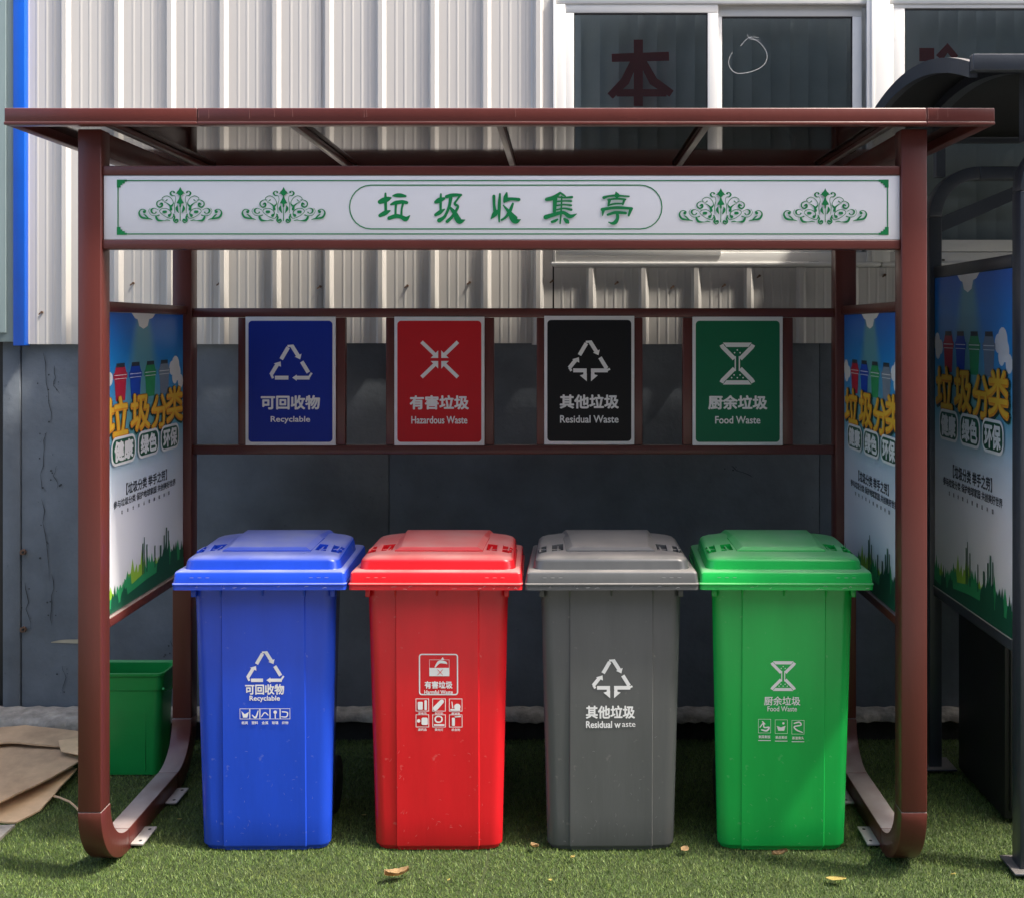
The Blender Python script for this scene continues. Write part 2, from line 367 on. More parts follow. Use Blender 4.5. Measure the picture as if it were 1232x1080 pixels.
box('wall_slab', wx(4, YW), wx(25.5, YW)-.002, 4.744, 4.95, 0, MB0+.06, M['greywall'], bld, bevel=.003)
xs = [wx(25.5, YW), -.75, 1.1, 2.9, 5.2]
for i in range(4): box('wall_slab', xs[i]+.001, xs[i+1]-.001, YW+.001*i, 4.95, 0, MB0+.06, M['greywall'], bld, bevel=.003)
box('neighbour_wall', -5, wx(3.2, YW), 4.80, 4.95, 0, 4.4, M['blackp'], bld)
# bolts, screws, mortar smear
def screw(px, py, Y, r, m):
    p = PX(px, py, Y); bm = bmesh.new(); tube(bm, [p, p+Vector((0, .012, 0))], r, 8); return finish('screw', bm, m, bld)
for px, py in ((27,664),(27,757)): 
    s_ = screw(px, py, YW-.012, .013, M['rust']); s_.name = 'rusty_bolt'
    p = PX(px, py, YW-.016); bm = bmesh.new(); tube(bm, [p, p+Vector((0,.01,0))], .005, 6); finish('bolt_head', bm, M['hole'], s_)
for i, (px, py) in enumerate([(160,341),(264,341),(385,345),(490,344),(565,340),(665,338),(743,340),(810,345),(872,343),(914,332),(1065,331),(50,376)]):
    s_ = screw(px, py, 4.716, .0055, M['rust'])
    p = PX(px, py, 4.7155); P_ = Print(); P_.stroke([(-.003,-.002,.005),(-.009,-.007,.007),(-.013,-.010,.002)])
    P_.build('rust_streak', M['rust'], lambda a, b, l: (p.x+a, p.y-.0015-l, p.z+b), bld)
P_ = Print(); P_.stroke([(0,0,.004),(.05,.004,.014),(.13,.003,.018),(.2,.0,.01)]); p = PX(62, 772, YW-.004)
P_.build('mortar_smear', mat('mortar_smear', (.42,.38,.28), .9, var=.3), lambda a, b, l: (p.x+a, p.y-l, p.z+b), bld)
# cracks and scabs in the grey paint
def crack(px, py, L_, lean, seed):
    r_ = random.Random(seed); Q = Print(); a = b = 0; st = [(0, 0, .0008)]
    for q in range(7):
        a += r_.uniform(-.012, .012) + lean*L_/7; b -= L_/7; st.append((a, b, r_.uniform(.0012, .0045) if q < 6 else .0006))
    Q.stroke(st, smooth=False, caps=False)
    for q in range(5): Q.disc(r_.uniform(-.03,.03), -r_.uniform(0, L_), r_.uniform(.0015,.005), 6)
    p = PX(px, py, YW-.004); Q.build('paint_crack', M['crack'], lambda a, b, l: (p.x+a, p.y-l, p.z+b), bld)
M['crack'] = mat('crack_scab', (.045,.05,.055), .9, var=.4, vscale=40)
for q, (px, py, L_, ln) in enumerate([(52,425,.30,.05),(56,520,.25,-.1),(50,600,.35,.05),(66,440,.12,.2),(68,560,.10,.1),(30,700,.2,0),(62,690,.22,.05),(75,800,.12,.3),(880,560,.05,2.2),(150,640,.10,.1),(205,770,.08,.2)]):
    crack(px, py, L_, ln, q)
# concrete footing ledge
bm = bmesh.new(); n = 260; rows = []
for i in range(n+1):
    x = -2.6 + 7.6*i/n; e = .010*math.sin(i*.57)+.006*math.sin(i*1.41)+rng.uniform(-.004,.004)
    bulge = .10*math.exp(-((x+2.12)/.24)**2); zb_ = .092 + .004*math.sin(i*3.3) - .02*math.exp(-((x+2.1)/.2)**2)
    yf = 4.668 + e*.8 - bulge; zt = .133 + .003*math.sin(i*2.3) + rng.uniform(-.002, .002)
    rows.append([(x, yf+.012, zb_), (x, yf, zb_+.006), (x, yf+.002, zt-.016), (x, yf+.010, zt-.004), (x, yf+.025, zt), (x, 4.715, zt+.004), (x, 4.743, zt+.006), (x, 4.743, zb_)])
loft(bm, rows); tag(finish('concrete_footing', bm, M['concrete'], bld, smooth=45))
box('footing_base', -2.6, 5.2, 4.732, 4.742, -.01, .088, mat('dark_strip', (.03,.028,.025), .95, var=.4, vscale=20, bump=.01, bscale=30), bld)  # very dark strip closing the gap below the ledge
# windows
def window(x0, x1, panes, first):
    # outer frame
    bm = bmesh.new(); y0, y1 = 4.711, 4.77
    b_box(bm, x0, x1, y0, y1, WZ0, WZ0+.062); b_box(bm, x0, x1, y0, y1, WZ1-.05, WZ1)
    b_box(bm, x0, x0+.05, y0, y1, WZ0+.062, WZ1-.05); b_box(bm, x1-.05, x1, y0, y1, WZ0+.062, WZ1-.05)
    wdw = finish('window', bm, M['white'], bld, bevel=.003)
    box('sill', x0-.01, x1+.01, y0-.010, y0-.001, WZ0+.004, WZ0+.02, M['white'], wdw, bevel=.003)
    for i, (a, b, yy, z0, z1, sr) in enumerate(panes):
        bm = bmesh.new()
        b_box(bm, a-sr, b+sr, yy, yy+.03, z0-.05, z0); b_box(bm, a-sr, b+sr, yy, yy+.03, z1, z1+.045)
        b_box(bm, a-sr, a, yy, yy+.03, z0, z1); b_box(bm, b, b+sr, yy, yy+.03, z0, z1)
        finish('sash', bm, M['white'], wdw, bevel=.002)
        box('pane', a-.004, b+.004, yy+.014, yy+.019, z0-.004, z1+.004, M['glass'], wdw)
        bm = bmesh.new(); b_box(bm, a-.0005, b+.0005, yy+.002, yy+.012, z1-.006, z1+.001)
        b_box(bm, a-.001, a+.004, yy+.002, yy+.012, z0, z1-.007); b_box(bm, b-.004, b+.001, yy+.002, yy+.012, z0, z1-.007)
        finish('glazing_seal', bm, M['rubber'], wdw)
    nx = x0 + .03
    while nx < x1-.03:
        bm = bmesh.new(); tl = .026 + rng.uniform(-.004, .004)
        pts = [(nx-.002, 4.86+tl, 0), (nx+.028, 4.858, 0), (nx+.06, 4.858-tl*.5, 0), (nx+.088, 4.86-tl, 0)]
        lo = [bm.verts.new((p[0], p[1], WZ0+.03)) for p in pts]; hi = [bm.verts.new((p[0], p[1], WZ1)) for p in pts]
        for q in range(3): bm.faces.new((lo[q], lo[q+1], hi[q+1], hi[q]))
        finish('blind_slat', bm, M['slat'], wdw, smooth=60); nx += .083
    return wdw
YS = 4.70
Z0g, Z1g = 2.135, wz(14.5, YS)
w1 = window(WX0, wx(1060, YS), [(wx(690.5, YS), wx(852, YS), 4.716, Z0g, Z1g, .045), (wx(871, YS-.02), wx(1030, YS-.02), 4.738, Z0g, wz(17, YS), .040)], True)
w2 = window(wx(1062, YS), wx(1300, YS)+.7, [(wx(1090, YS), wx(1420, YS), 4.716, Z0g, wz(9, YS), .048)], False)
box('frame_cover_strip', wx(1046, 4.66), wx(1074, 4.66), 4.698, 4.7105, WZ0+.02, WZ1, M['white'], w1, bevel=.002)
box('frame_cover_strip', wx(1052, 4.65), wx(1056, 4.65), 4.692, 4.6975, WZ0+.02, WZ1, M['white'], w1, bevel=.001)
box('jamb_flashing', WX0-.004+.001, WX0+.010, 4.702, 4.7105, WZ0+.0, WZ1, M['white'], w1, bevel=.002)
box('outer_sash_rail', wx(672, 4.64), wx(870, 4.64), 4.703, 4.7105, wz(308, 4.69), wz(300, 4.69)+.03, M['white'], w1, bevel=.002)
for px, py, ww_ in ((730,317,12),(979,316,12)):
    p = PX(px, py, 4.7105); box('drain_slot', p.x-.02, p.x+.02, p.y-.0025, p.y, p.z-.004, p.z+.003, M['hole'], w1)
p = PX(1133, 313, 4.7105); box('drain_slot', p.x-.008, p.x+.012, p.y-.0025, p.y, p.z-.004, p.z+.003, M['hole'], w2)
box('room', WX0-.05, 3.9, 5.3, 5.35, 1.5, 4.0, M['room'], bld); box('room', WX0-.05, 3.9, 4.96, 5.3, 3.3, 3.35, M['room'], bld)
box('room', WX0-.05, 3.9, 4.96, 5.3, 1.5, 1.55, M['room'], bld); box('room', WX0-.1, WX0-.05, 4.96, 5.3, 1.5, 4.0, M['room'], bld)
# the character stuck on the inside of the left pane, and the tip of another on the right
def pane_print(pts_list, Y, parent, m):
    P_ = Print()
    for st in pts_list:
        P_.stroke([( (x-VX)*Y/F, -(y-VY)*Y/F+CH, w_*Y/F) for x, y, w_ in st], smooth=False, caps=False)
    return P_.build('stuck_on_character', m, lambda a, b, l: (a, Y+.0-l, b), parent)
pane_print([[(768,48,11),(768,128,11)], [(736,70,10),(805,68,11)], [(764,72,9),(752,98,11),(734,116,9)], [(772,72,9),(786,98,11),(808,113,9)], [(742,112,9),(802,112,9)]], 4.7375, w1, M['redchar'])
pane_print([[(1106,66,16),(1124,66,16)], [(1130,70,10),(1140,58,12),(1150,70,8)], [(1106,84,14),(1150,84,14)]], 4.7375, w2, M['redchar'])
P_ = Print(); ring = [(901,43),(915,50),(924,64),(920,77),(905,85),(888,87),(879,80),(878,70),(882,62)]
P_.stroke([((x-VX)*4.73/F, -(y-VY)*4.73/F+CH, .0022) for x, y in ring]); P_.stroke([((x-VX)*4.73/F, -(y-VY)*4.73/F+CH, .0022) for x, y in ((892,54),(902,44),(914,44))])
P_.stroke([((x-VX)*4.73/F, -(y-VY)*4.73/F+CH, .0018) for x, y in ((900,40),(904,46),(916,47))])
P_.build('chalk_ring_mark', M['string'], lambda a, b, l: (a, 4.7515-l, b), w1)

# ------------------------------------------------------------------ poster on the side panels
def poster(parent, O, U, N, w_, h_, thick=.012):
    O, U, N = Vector(O), Vector(U), Vector(N); DW, DH = .8, 1.1
    def fn(a, b, l, lay=0): return O + U*(a/DW*w_) + Vector((0,0,-1))*((DH-b)/DH*h_) + N*(.0004*lay + l)
    me = bpy.data.meshes.new('poster')
    q = [fn(0,0,0), fn(DW,0,0), fn(DW,DH,0), fn(0,DH,0)]; qb = [v - N*thick for v in q]
    me.from_pydata(q+qb, [], [(0,1,2,3),(7,6,5,4),(0,4,5,1),(1,5,6,2),(2,6,7,3),(3,7,4,0)])
    uv = me.uv_layers.new(name='UVMap'); U_ = [(0,0),(1,0),(1,1),(0,1)]
    for p_ in me.polygons:
        for li in p_.loop_indices: uv.data[li].uv = U_[me.loops[li].vertex_index % 4]
    po = link_mesh('poster', me, M['poster'], parent)
    B = lambda v: DH*(1-v); A = lambda u: DW*u
    def lay(n): return lambda a, b, l: fn(a, b, l, n)
    P_ = Print(); P_.poly([(A(.33),B(0)),(A(.37),B(.018)),(A(.40),B(.022)),(A(.42),B(.045)),(A(.47),B(.055)),(A(.52),B(.045)),(A(.54),B(.02)),(A(.58),B(.016)),(A(.62),B(0))])
    P_.build('printed_lamp', M['p_white'], lay(1), po)
    P_ = Print()
    for u, v, r in ((-.0,.215,.028),(.04,.205,.035),(.09,.222,.026),(.05,.235,.03),(.84,.205,.03),(.89,.20,.045),(.92,.225,.035),(.97,.26,.03),(.88,.24,.03)):
        if u < .02: u = .03
        P_.disc(min(A(u), DW-r), B(v), min(r, A(u)))
    P_.build('printed_cloud', M['p_white'], lay(1), po)
    for u0, u1, key in ((.13,.28,'p_red'),(.30,.45,'p_blue'),(.48,.63,'p_green'),(.66,.81,'p_grey')):
        P_ = Print(); c = (u0+u1)/2
        P_.poly([(A(u0+.01),B(.225)),(A(u1-.01),B(.225)),(A(u1-.025),B(.30)),(A(u0+.025),B(.30))]); P_.rect(A(u0),B(.225),A(u1),B(.205))
        P_.poly([(A(u0+.01),B(.205)),(A(u1-.01),B(.205)),(A(u1-.03),B(.178)),(A(u0+.03),B(.178))])
        P_.build('printed_bin', M[key], lay(2), po)
        P_ = Print(); P_.rect(A(u0+.03),B(.186),A(u1-.03),B(.172)); P_.build('printed_bin_mouth', M['p_dark'], lay(3), po)
        P_ = Print(); P_.rect(A(u0+.01),B(.2135),A(u1-.01),B(.211)); P_.rect(A(u0+.01),B(.2255),A(u1-.01),B(.2235)); P_.build('printed_bin_edge', M['p_white'], lay(3), po)
    r_ = random.Random(3)
    for key, cols, L_ in (('p_lime', [(.10,.93,.05,.06),(.34,.90,.07,.09),(.45,.885,.05,.10),(.62,.91,.06,.07)], 2),
                          ('p_green', [(.03,.93,.05,.08),(.20,.93,.05,.07),(.28,.91,.05,.09),(.52,.91,.05,.08),(.57,.90,.05,.09),(.80,.90,.06,.10),(.92,.91,.07,.09)], 3),
                          ('p_dgreen', [(.14,.945,.04,.075),(.24,.94,.04,.07),(.68,.90,.05,.07),(.75,.885,.05,.08),(.86,.90,.05,.09),(.97,.91,.03,.08)], 5)):
        P_ = Print()
        for u, v, wd, hg in cols:
            pts = []; n_ = 7
            for i in range(n_):
                t = i/(n_-1); uu = min(.998, max(.002, u + (t-.5)*2*wd)); vv = v + .05*abs(t-.5)**1.5*2 - hg*.5*(r_.random()*.8+.2)*(i % 2)
                pts.append((A(uu), B(min(vv, .97))))
            pts = [(A(max(.001, u-wd)), B(.995))] + pts + [(A(min(.999, u+wd)), B(.995))]
            P_.poly(list(reversed(pts)))
        P_.build('printed_bushes', M[key], lay(L_), po)
    P_ = Print(); P_.poly([(0,B(1)),(DW,B(1)),(DW,B(.925)),(A(.7),B(.915)),(A(.5),B(.925)),(A(.25),B(.95)),(0,B(.955))]); P_.build('printed_meadow', M['p_green'], lay(4), po)
    P_ = Print()
    for u, v, wd in ((.45,.82,.006),(.47,.80,.004),(.50,.83,.006),(.72,.83,.008),(.75,.805,.008),(.78,.82,.006),(.60,.85,.006),(.67,.86,.01)): P_.rect(A(u), B(.93), A(u)+wd*1.6, B(v))
    P_.build('printed_towers', M['p_dgreen'], lay(6), po)
    P_ = Print(); P_.poly([(0,B(1)),(DW,B(1)),(DW,B(.955)),(A(.75),B(.95)),(A(.5),B(.955)),(A(.3),B(.967)),(A(.12),B(.985)),(0,B(.975))]); P_.build('printed_hill', M['p_dgreen'], lay(8), po)
    T = '垃圾分类'
    cc = [(.155,.352,.27,.155),(.42,.350,.26,.15),(.655,.362,.24,.145),(.86,.345,.26,.155)]
    for m_, bold, dx, dy, L_ in (('p_dgreen',.014,.005,-.005,7),('p_dark',.0105,.004,-.004,9),('p_orange',.0085,0,0,12)):
        P_ = Print()
        for ch, (u, v, wd, hd) in zip(T, cc): P_.text(ch, A(u)+dx, B(v)+dy, A(wd)-.03, DH*hd-.03, bold=bold)
        P_.build('printed_title', M[m_], lay(L_), po)
    P_ = Print()
    for ch, (u, v, wd, hd) in zip(T, cc): P_.text(ch, A(u)-.001, B(v)+.003, A(wd)-.03, DH*hd-.03, bold=.002)
    P_.build('printed_title_shine', M['p_yellow'], lay(14), po)
    for t_, u0, u1 in (('健康',.09,.36),('绿色',.385,.645),('环保',.67,.92)):
        P_ = Print(); P_.rrect(A(u0),B(.515),A(u1),B(.418),.038); P_.build('printed_badge', M['p_white'], lay(15), po)
        P_ = Print(); P_.rrect(A(u0)+.010,B(.515)+.010,A(u1)-.010,B(.418)-.010,.03); P_.build('printed_badge_field', M['p_dgreen'], lay(16), po)
        P_ = Print(); P_.text(t_, A((u0+u1)/2), B(.4665), A(u1-u0)-.055, .070, bold=.0035); P_.build('printed_badge_text', M['p_white'], lay(17), po)
    P_ = Print(); P_.text('【垃圾分类 举手之劳】', A(.52), B(.605), A(.50), .042, bold=.0016)
    P_.text('参与垃圾分类 保护地球家园 共创美好世界', A(.51), B(.645), A(.76), .028, bold=.0008)
    for i in range(10): P_.text('垃圾分类从我做起利国'[i], A(.22+.063*i), B(.678), .013, .014, bold=.0004)
    P_.build('printed_slogan', M['p_dark'], lay(1), po)
    return po

# ------------------------------------------------------------------ maroon shelter
PY0, PY1, RY0, RY1 = 3.50, 3.57, 4.348, 4.42
XL0, XL1, XR0, XR1 = -1.539, -1.464, wx(1084.5, 3.5), 1.152
ZT = 2.388
kio = empty('waste_shelter', (-.194, 3.96, 0), 'maroon metal waste sorting shelter with white header board over four bins', 'shelter')
RB = .225; TT = .075
def bend(x0, x1, yc, zc, r0, r1, a0, a1, n=12):
    bm = bmesh.new(); rings = []
    for k in range(n+1):
        a = math.radians(a0 + (a1-a0)*k/n); c, s = math.cos(a), math.sin(a)
        rings.append([(x0, yc+r1*c, zc+r1*s), (x1, yc+r1*c, zc+r1*s), (x1, yc+r0*c, zc+r0*s), (x0, yc+r0*c, zc+r0*s)])
    loft(bm, rings); return bm
for x0, x1 in ((XL0, XL1), (XR0, XR1)):
    box('front_post', x0, x1, PY0, PY1, RB+.001, ZT, M['maroon'], kio, bevel=.004)
    box('rear_post', x0, x1, RY0, RY1, RB+.001, ZT, M['maroon'], kio, bevel=.004)
    finish('base_bend', bend(x0, x1, PY0+RB, RB, RB-TT, RB, 180, 270), M['maroon'], kio, bevel=.003, smooth=40)
    finish('base_bend', bend(x0, x1, RY1-RB, RB, RB-TT, RB, 360, 270), M['maroon'], kio, bevel=.003, smooth=40)
    box('base_rail', x0, x1, PY0+RB+.001, RY1-RB-.001, .001, TT, M['maroon'], kio, bevel=.003)
    inner = x1 if x0 < 0 else x0; sgn = 1 if x0 < 0 else -1
    for yy in (3.735, 4.06):
        a, b = sorted((inner + sgn*.001, inner + sgn*.043))
        pl = box('anchor_plate', a, b, yy, yy+.13, .012, .019, M['plate'], kio, bevel=.001)
        for dy in (.022, .108):
            bm = bmesh.new(); tube(bm, [(inner+sgn*.026, yy+dy, .0185), (inner+sgn*.026, yy+dy, .0197)], .0058, 8); finish('bolt_hole', bm, M['hole'], pl)
# roof
RX0, RX1, RF, RR_ = wx(5, 3.44), wx(1197, 3.44), 3.44, 4.60
zt, zb = 2.443, 2.390
cuts = [RX0, wx(237, 3.44), wx(1115, 3.44), RX1]
for i in range(3):
    a, b = cuts[i]+(.0005 if i else 0), cuts[i+1]-(.0005 if i < 2 else 0)
    bm = bmesh.new(); b_box(bm, a, b, RF, RF+.035, zb+.010, zt); finish('roof_fascia', bm, M['maroon'], kio, bevel=.003)
    box('fascia_lip', a, b, RF-.004, RF+.034, zb, zb+.0095, M['maroon'], kio, bevel=.002)
P_ = Print()
for px in (236, 238.5, 251, 438, 441, 1114, 1116.5, 1128, 1140, 620, 300, 330, 352):
    P_.stroke([(wx(px, 3.44), zb+.016+.01*rng.random(), .0009), (wx(px+.4, 3.44), (zt+zb)/2, .0013), (wx(px, 3.44), zt-.005, .0009)], caps=False)
P_.build('rub_marks', mat('rub_mark', (.22,.10,.085), .5), lambda a, b, l: (a, RF-.0006-l, b), kio)
box('roof_fascia', RX0, RX0+.035, RF+.036, RR_-.036, zb, zt, M['maroon'], kio, bevel=.003)
box('roof_fascia', RX1-.035, RX1, RF+.036, RR_-.036, zb, zt, M['maroon'], kio, bevel=.003)
box('roof_fascia', RX0, RX1, RR_-.035, RR_, 2.345, zt, M['maroon'], kio, bevel=.003)
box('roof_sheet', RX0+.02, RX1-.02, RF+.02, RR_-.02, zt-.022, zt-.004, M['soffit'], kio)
for x in (-1.521, -.861, -.201, .459, 1.119):
    if abs(x+.201) > 1.2: 
        x += .075 if x < 0 else -.075
    bm = bmesh.new(); b_box(bm, x-.003, x+.010, RF+.036, RR_-.036, zb+.012, zt-.023)
    rf_ = finish('rafter', bm, M['maroon'], kio, bevel=.002)
    box('rafter_sheen_strip', x-.012, x+.008, RF+.037, RR_-.037, zb+.008, zb+.0115, M['rafter'], rf_, bevel=.001)  # pale strip puts the rafter's reflected light into its colour
for x0, x1 in ((XL0, XL1), (XR0, XR1)):
    box('side_beam', x0+.01, x1-.01, PY1+.001, RY0-.001, 2.31, ZT, M['maroon'], kio, bevel=.003)
# header board
SY = 3.512
sx0, sx1 = XL1+.001, XR0-.001
box('header_rail', sx0, sx1, PY0+.008, PY1-.004, wz(211, SY), wz(200, SY), M['maroon'], kio, bevel=.003)
box('header_rail', sx0, sx1, PY0+.008, PY1-.004, wz(300, SY), wz(289, SY), M['maroon'], kio, bevel=.003)
hb = box('header_board', sx0-.002+.004, sx1, SY, SY+.04, wz(289, SY)+.001, wz(211, SY)-.001, M['signw'], kio, bevel=.002)
HS = SY/F
hfn = lambda a, b, l: ((a-VX)*HS, SY-.0012-l*1.0, CH-(b-VY)*HS)     # plane coordinates are photo pixels here
P_ = Print(); P_.rframe(141.5, 217, 1068.5, 282.5, .02, 1.3); P_.build('printed_border', M['green_ink'], hfn, hb)
P_ = Print()
for cx, cy, sx_, sy_ in ((140.8,216.5,1,1),(1069,216.5,-1,1),(140.8,283,1,-1),(1069,283,-1,-1)):
    for k, (l1, l2) in enumerate(((12,2.5),(9.5,4.5),(6.5,6.5),(4.5,9.5))):
        a, b = sorted((cx, cx+sx_*l1)); c_, d_ = sorted((cy, cy+sy_*l2)); P_.rect(a, c_, b, d_)
P_.build('printed_corner', M['green_ink'], hfn, hb)
P_ = Print(); P_.rframe(420, 222.5, 797, 276.5, 26.5, 1.3); P_.build('printed_oval', M['green_ink'], hfn, hb)
CHARS = [
 (450,225,11.2,[[(80,205,50),(130,185,62),(190,165,50),(225,152,22)],[(155,92,22),(156,200,32),(160,345,30)],[(82,388,40),(150,355,52),(215,325,18)],
  [(252,124,12),(300,118,40),(360,118,45),(425,128,24)],[(228,240,20),(290,218,42),(380,205,40),(442,216,34)],[(297,235,26),(292,300,24),(290,390,26)],[(390,235,24),(374,300,22),(370,395,26)],
  [(205,424,42),(300,396,46),(370,410,44),(430,436,52),(485,388,8)]]),
 (450,225,11.2,[[(832,208,36),(880,185,58),(948,158,26)],[(902,100,20),(898,200,28),(900,330,26)],[(830,380,34),(890,345,46),(950,305,14)],
  [(978,135,38),(1060,115,40),(1175,112,26)],[(1168,112,24),(1125,170,22),(1088,232,26),(1132,268,28),(1090,350,30),(1040,420,34),(985,470,36)],
  [(1035,150,40),(1012,270,32),(955,400,32),(880,455,50)],[(1030,285,26),(1085,355,50),(1130,440,66),(1165,468,56),(1226,448,8)]]),
 (580,225,10.267,[[(146,118,32),(150,230,28),(160,310,34)],[(112,395,12),(160,335,52),(205,285,12)],[(221,90,20),(213,250,34),(212,435,14)],
  [(305,80,20),(292,130,42),(276,188,24)],[(290,165,46),(360,152,32),(455,160,34)],[(264,232,14),(330,310,36),(395,400,76),(430,425,50),(477,405,6)],[(380,212,24),(345,300,34),(295,375,26),(240,412,20)]]),
 (580,225,10.267,[[(795,158,34),(880,138,44),(965,78,22)],[(965,76,18),(1000,100,22),(1030,120,14)],[(903,145,46),(893,310,32)],[(930,128,16),(1020,136,18),(1112,130,24)],
  [(920,184,18),(1010,178,16),(1102,180,22)],[(920,234,18),(1010,224,16),(1100,232,22)],[(915,288,16),(1010,270,18),(1102,286,26)],[(985,120,14),(977,300,18),(964,455,16)],
  [(785,378,46),(870,352,40),(1000,322,34),(1085,368,42),(1168,338,8)],[(862,436,26),(900,424,30),(932,404,18)],[(1016,400,24),(1050,432,44),(1065,446,24)]]),
 (700,225,15.4,[[(630,98,10),(640,130,50),(650,165,80)],[(405,205,46),(500,178,32),(640,168,34),(872,184,26)],[(478,248,22),(640,226,30),(805,240,30)],[(512,250,48),(488,355,26)],[(786,245,42),(758,330,28)],
  [(495,345,28),(620,318,30),(770,318,22)],[(375,425,50),(550,398,44),(700,392,46),(925,408,40)],[(398,430,56),(384,535,16)],[(908,415,54),(866,538,30)],
  [(478,522,34),(620,482,46),(812,492,40)],[(655,495,46),(660,590,50),(620,660,62),(560,682,40),(495,660,16)]])]
P_ = Print()
for ox, oy, s_, sts in CHARS:
    for st in sts: P_.stroke([(ox+x/s_, oy+y/s_, w_/s_*1.22) for x, y, w_ in st])
P_.build('printed_characters', M['green_ink'], hfn, hb)
ORN = [[(530,125,26),(520,112,10),(497,115,12),(482,140,22),(505,168,14),(540,172,6),(552,220,6),(535,290,8),(540,395,5)],
 [(500,300,26),(522,262,9),(490,200,8),(435,172,8),(385,192,8),(378,222,7),(410,243,6),(440,222,14)],
 [(492,345,36),(478,300,22),(430,262,9),(400,258,5)],[(400,222,5),(350,228,9),(312,255,14),(312,295,16),(345,318,18),(378,298,22),(372,270,26),(348,280,16)],
 [(470,425,40),(492,400,14),(480,365,10),(430,335,8),(370,340,8),(345,372,7),(380,412,7),(440,448,8),(500,460,8),(532,415,16)],[(396,378,34),(424,378,34)],
 [(548,488,24),(572,478,22),(580,500,14),(555,518,12),(526,490,16),(538,450,22),(520,405,10)],
 [(300,384,20),(280,400,8),(246,385,18),(240,350,22),(280,332,8),(330,355,6)],[(225,330,5),(205,370,5),(240,420,6),(300,430,10),(340,420,16)],
 [(300,445,26),(328,486,28),(400,492,9),(440,484,14),(480,492,8)],
 [(150,378,40),(165,360,14),(130,345,10),(95,360,14),(82,400,22),(112,448,26),(170,462,20),(225,470,14),(255,480,5)],[(140,410,6),(165,425,18),(200,460,16)],
 [(575,300,10),(568,340,34),(592,392,6)],[(555,140,6),(585,140,20),(600,150,30)]]
CEN = [[(613,62,4),(613,100,44),(613,125,90),(613,150,60),(613,160,30)],[(613,165,8),(613,210,34),(613,250,78),(613,268,90),(613,274,30)],[(613,290,24),(613,310,20),(613,325,6)],[(613,320,6),(613,492,12)]]
for cpx in (217.3, 341.5, 867, 992.5):
    P_ = Print(); s_ = 10.71*1.0; oy = 220.0 + (1.6 if cpx > 600 else 0)
    for st in ORN:
        for sg in (1, -1): P_.stroke([(cpx+sg*(x-613)/s_, oy+y/s_, w_/s_) for x, y, w_ in st])
    for st in CEN: P_.stroke([(cpx+(x-613)/s_, oy+y/s_, w_/s_) for x, y, w_ in st])
    P_.build('printed_scrollwork', M['green_ink'], hfn, hb)

# back rails, uprights
BY = RY0
bx0, bx1 = XL1+.001, XR0-.001
box('back_rail', bx0, bx1, BY+.012, BY+.052, wz(382, BY), wz(371, BY), M['maroon'], kio, bevel=.003)
box('back_rail', bx0, bx1, BY+.012, BY+.052, wz(547, BY), wz(536, BY), M['maroon'], kio, bevel=.003)
for a, b in ((285,297),(403,414.5),(463.5,475.5),(582,594),(645.5,657.5),(761,773.5),(822,833.5),(942,955)):
    box('back_upright', wx(a, BY), wx(b, BY), BY+.014, BY+.050, wz(536, BY)+.001, wz(382, BY)-.001, M['maroon'], kio, bevel=.003)
# side panels: rails and posters
for xc, U, Nn, side in ((XL0+.037, (0,1,0), (1,0,0), 'l'), (XR0+.04, (0,-1,0), (-1,0,0), 'r')):
    box('panel_rail', xc-.018, xc+.022, PY1+.001, RY0-.001, 1.811, 1.845, M['maroon'], kio, bevel=.003)
    box('panel_rail', xc-.018, xc+.022, PY1+.001, RY0-.001, .782, .812, M['maroon'], kio, bevel=.003)
    O = (xc+.006, PY1+.003, 1.810) if side == 'l' else (xc-.006, RY0-.003, 1.810)
    poster(kio, O, U, Nn, RY0-PY1-.006, 1.810-.817)
    bm = bmesh.new(); b_box(bm, xc-.005, xc+.005, PY1+.002, RY0-.002, .8125, .8165); finish('panel_edge_strip', bm, M['plate'], kio)

# ------------------------------------------------------------------ category signs hanging on the back rails
def recycle_sym(P_, ox, oy, k, res=False):
    S = lambda pts, w_: P_.stroke([(ox+x*k, oy+y*k, w_*k) for x, y in pts], smooth=False, caps=False)
    T_ = lambda pts: P_.poly([(ox+x*k, oy+y*k) for x, y in pts])
    S([(-102,-48),(-27,-176)], 42); S([(-34,-190),(22,-194)], 24); S([(10,-198),(88,-74)], 42); T_([(44,-74),(118,-108),(104,-46)])
    S([(120,-22),(192,96)], 42)
    if not res:
        S([(228,100),(195,152)], 22); S([(205,152),(62,152)], 40); T_([(66,118),(18,152),(66,186)]); S([(-24,152),(-170,152)], 42)
    else:
        S([(228,100),(195,118)], 22); S([(205,118),(22,118)], 42); S([(42,120),(42,190)], 36); T_([(22,236),(22,150),(96,172)])
        S([(-24,118),(-170,118)], 42); S([(-42,120),(-42,190)], 36); T_([(-22,236),(-98,172),(-22,150)])
    S([(-190,158 if not res else 124),(-212,112 if not res else 86)], 26); S([(-212,120 if not res else 92),(-140,2)], 42); T_([(-182,-2),(-108,-24),(-104,34)])
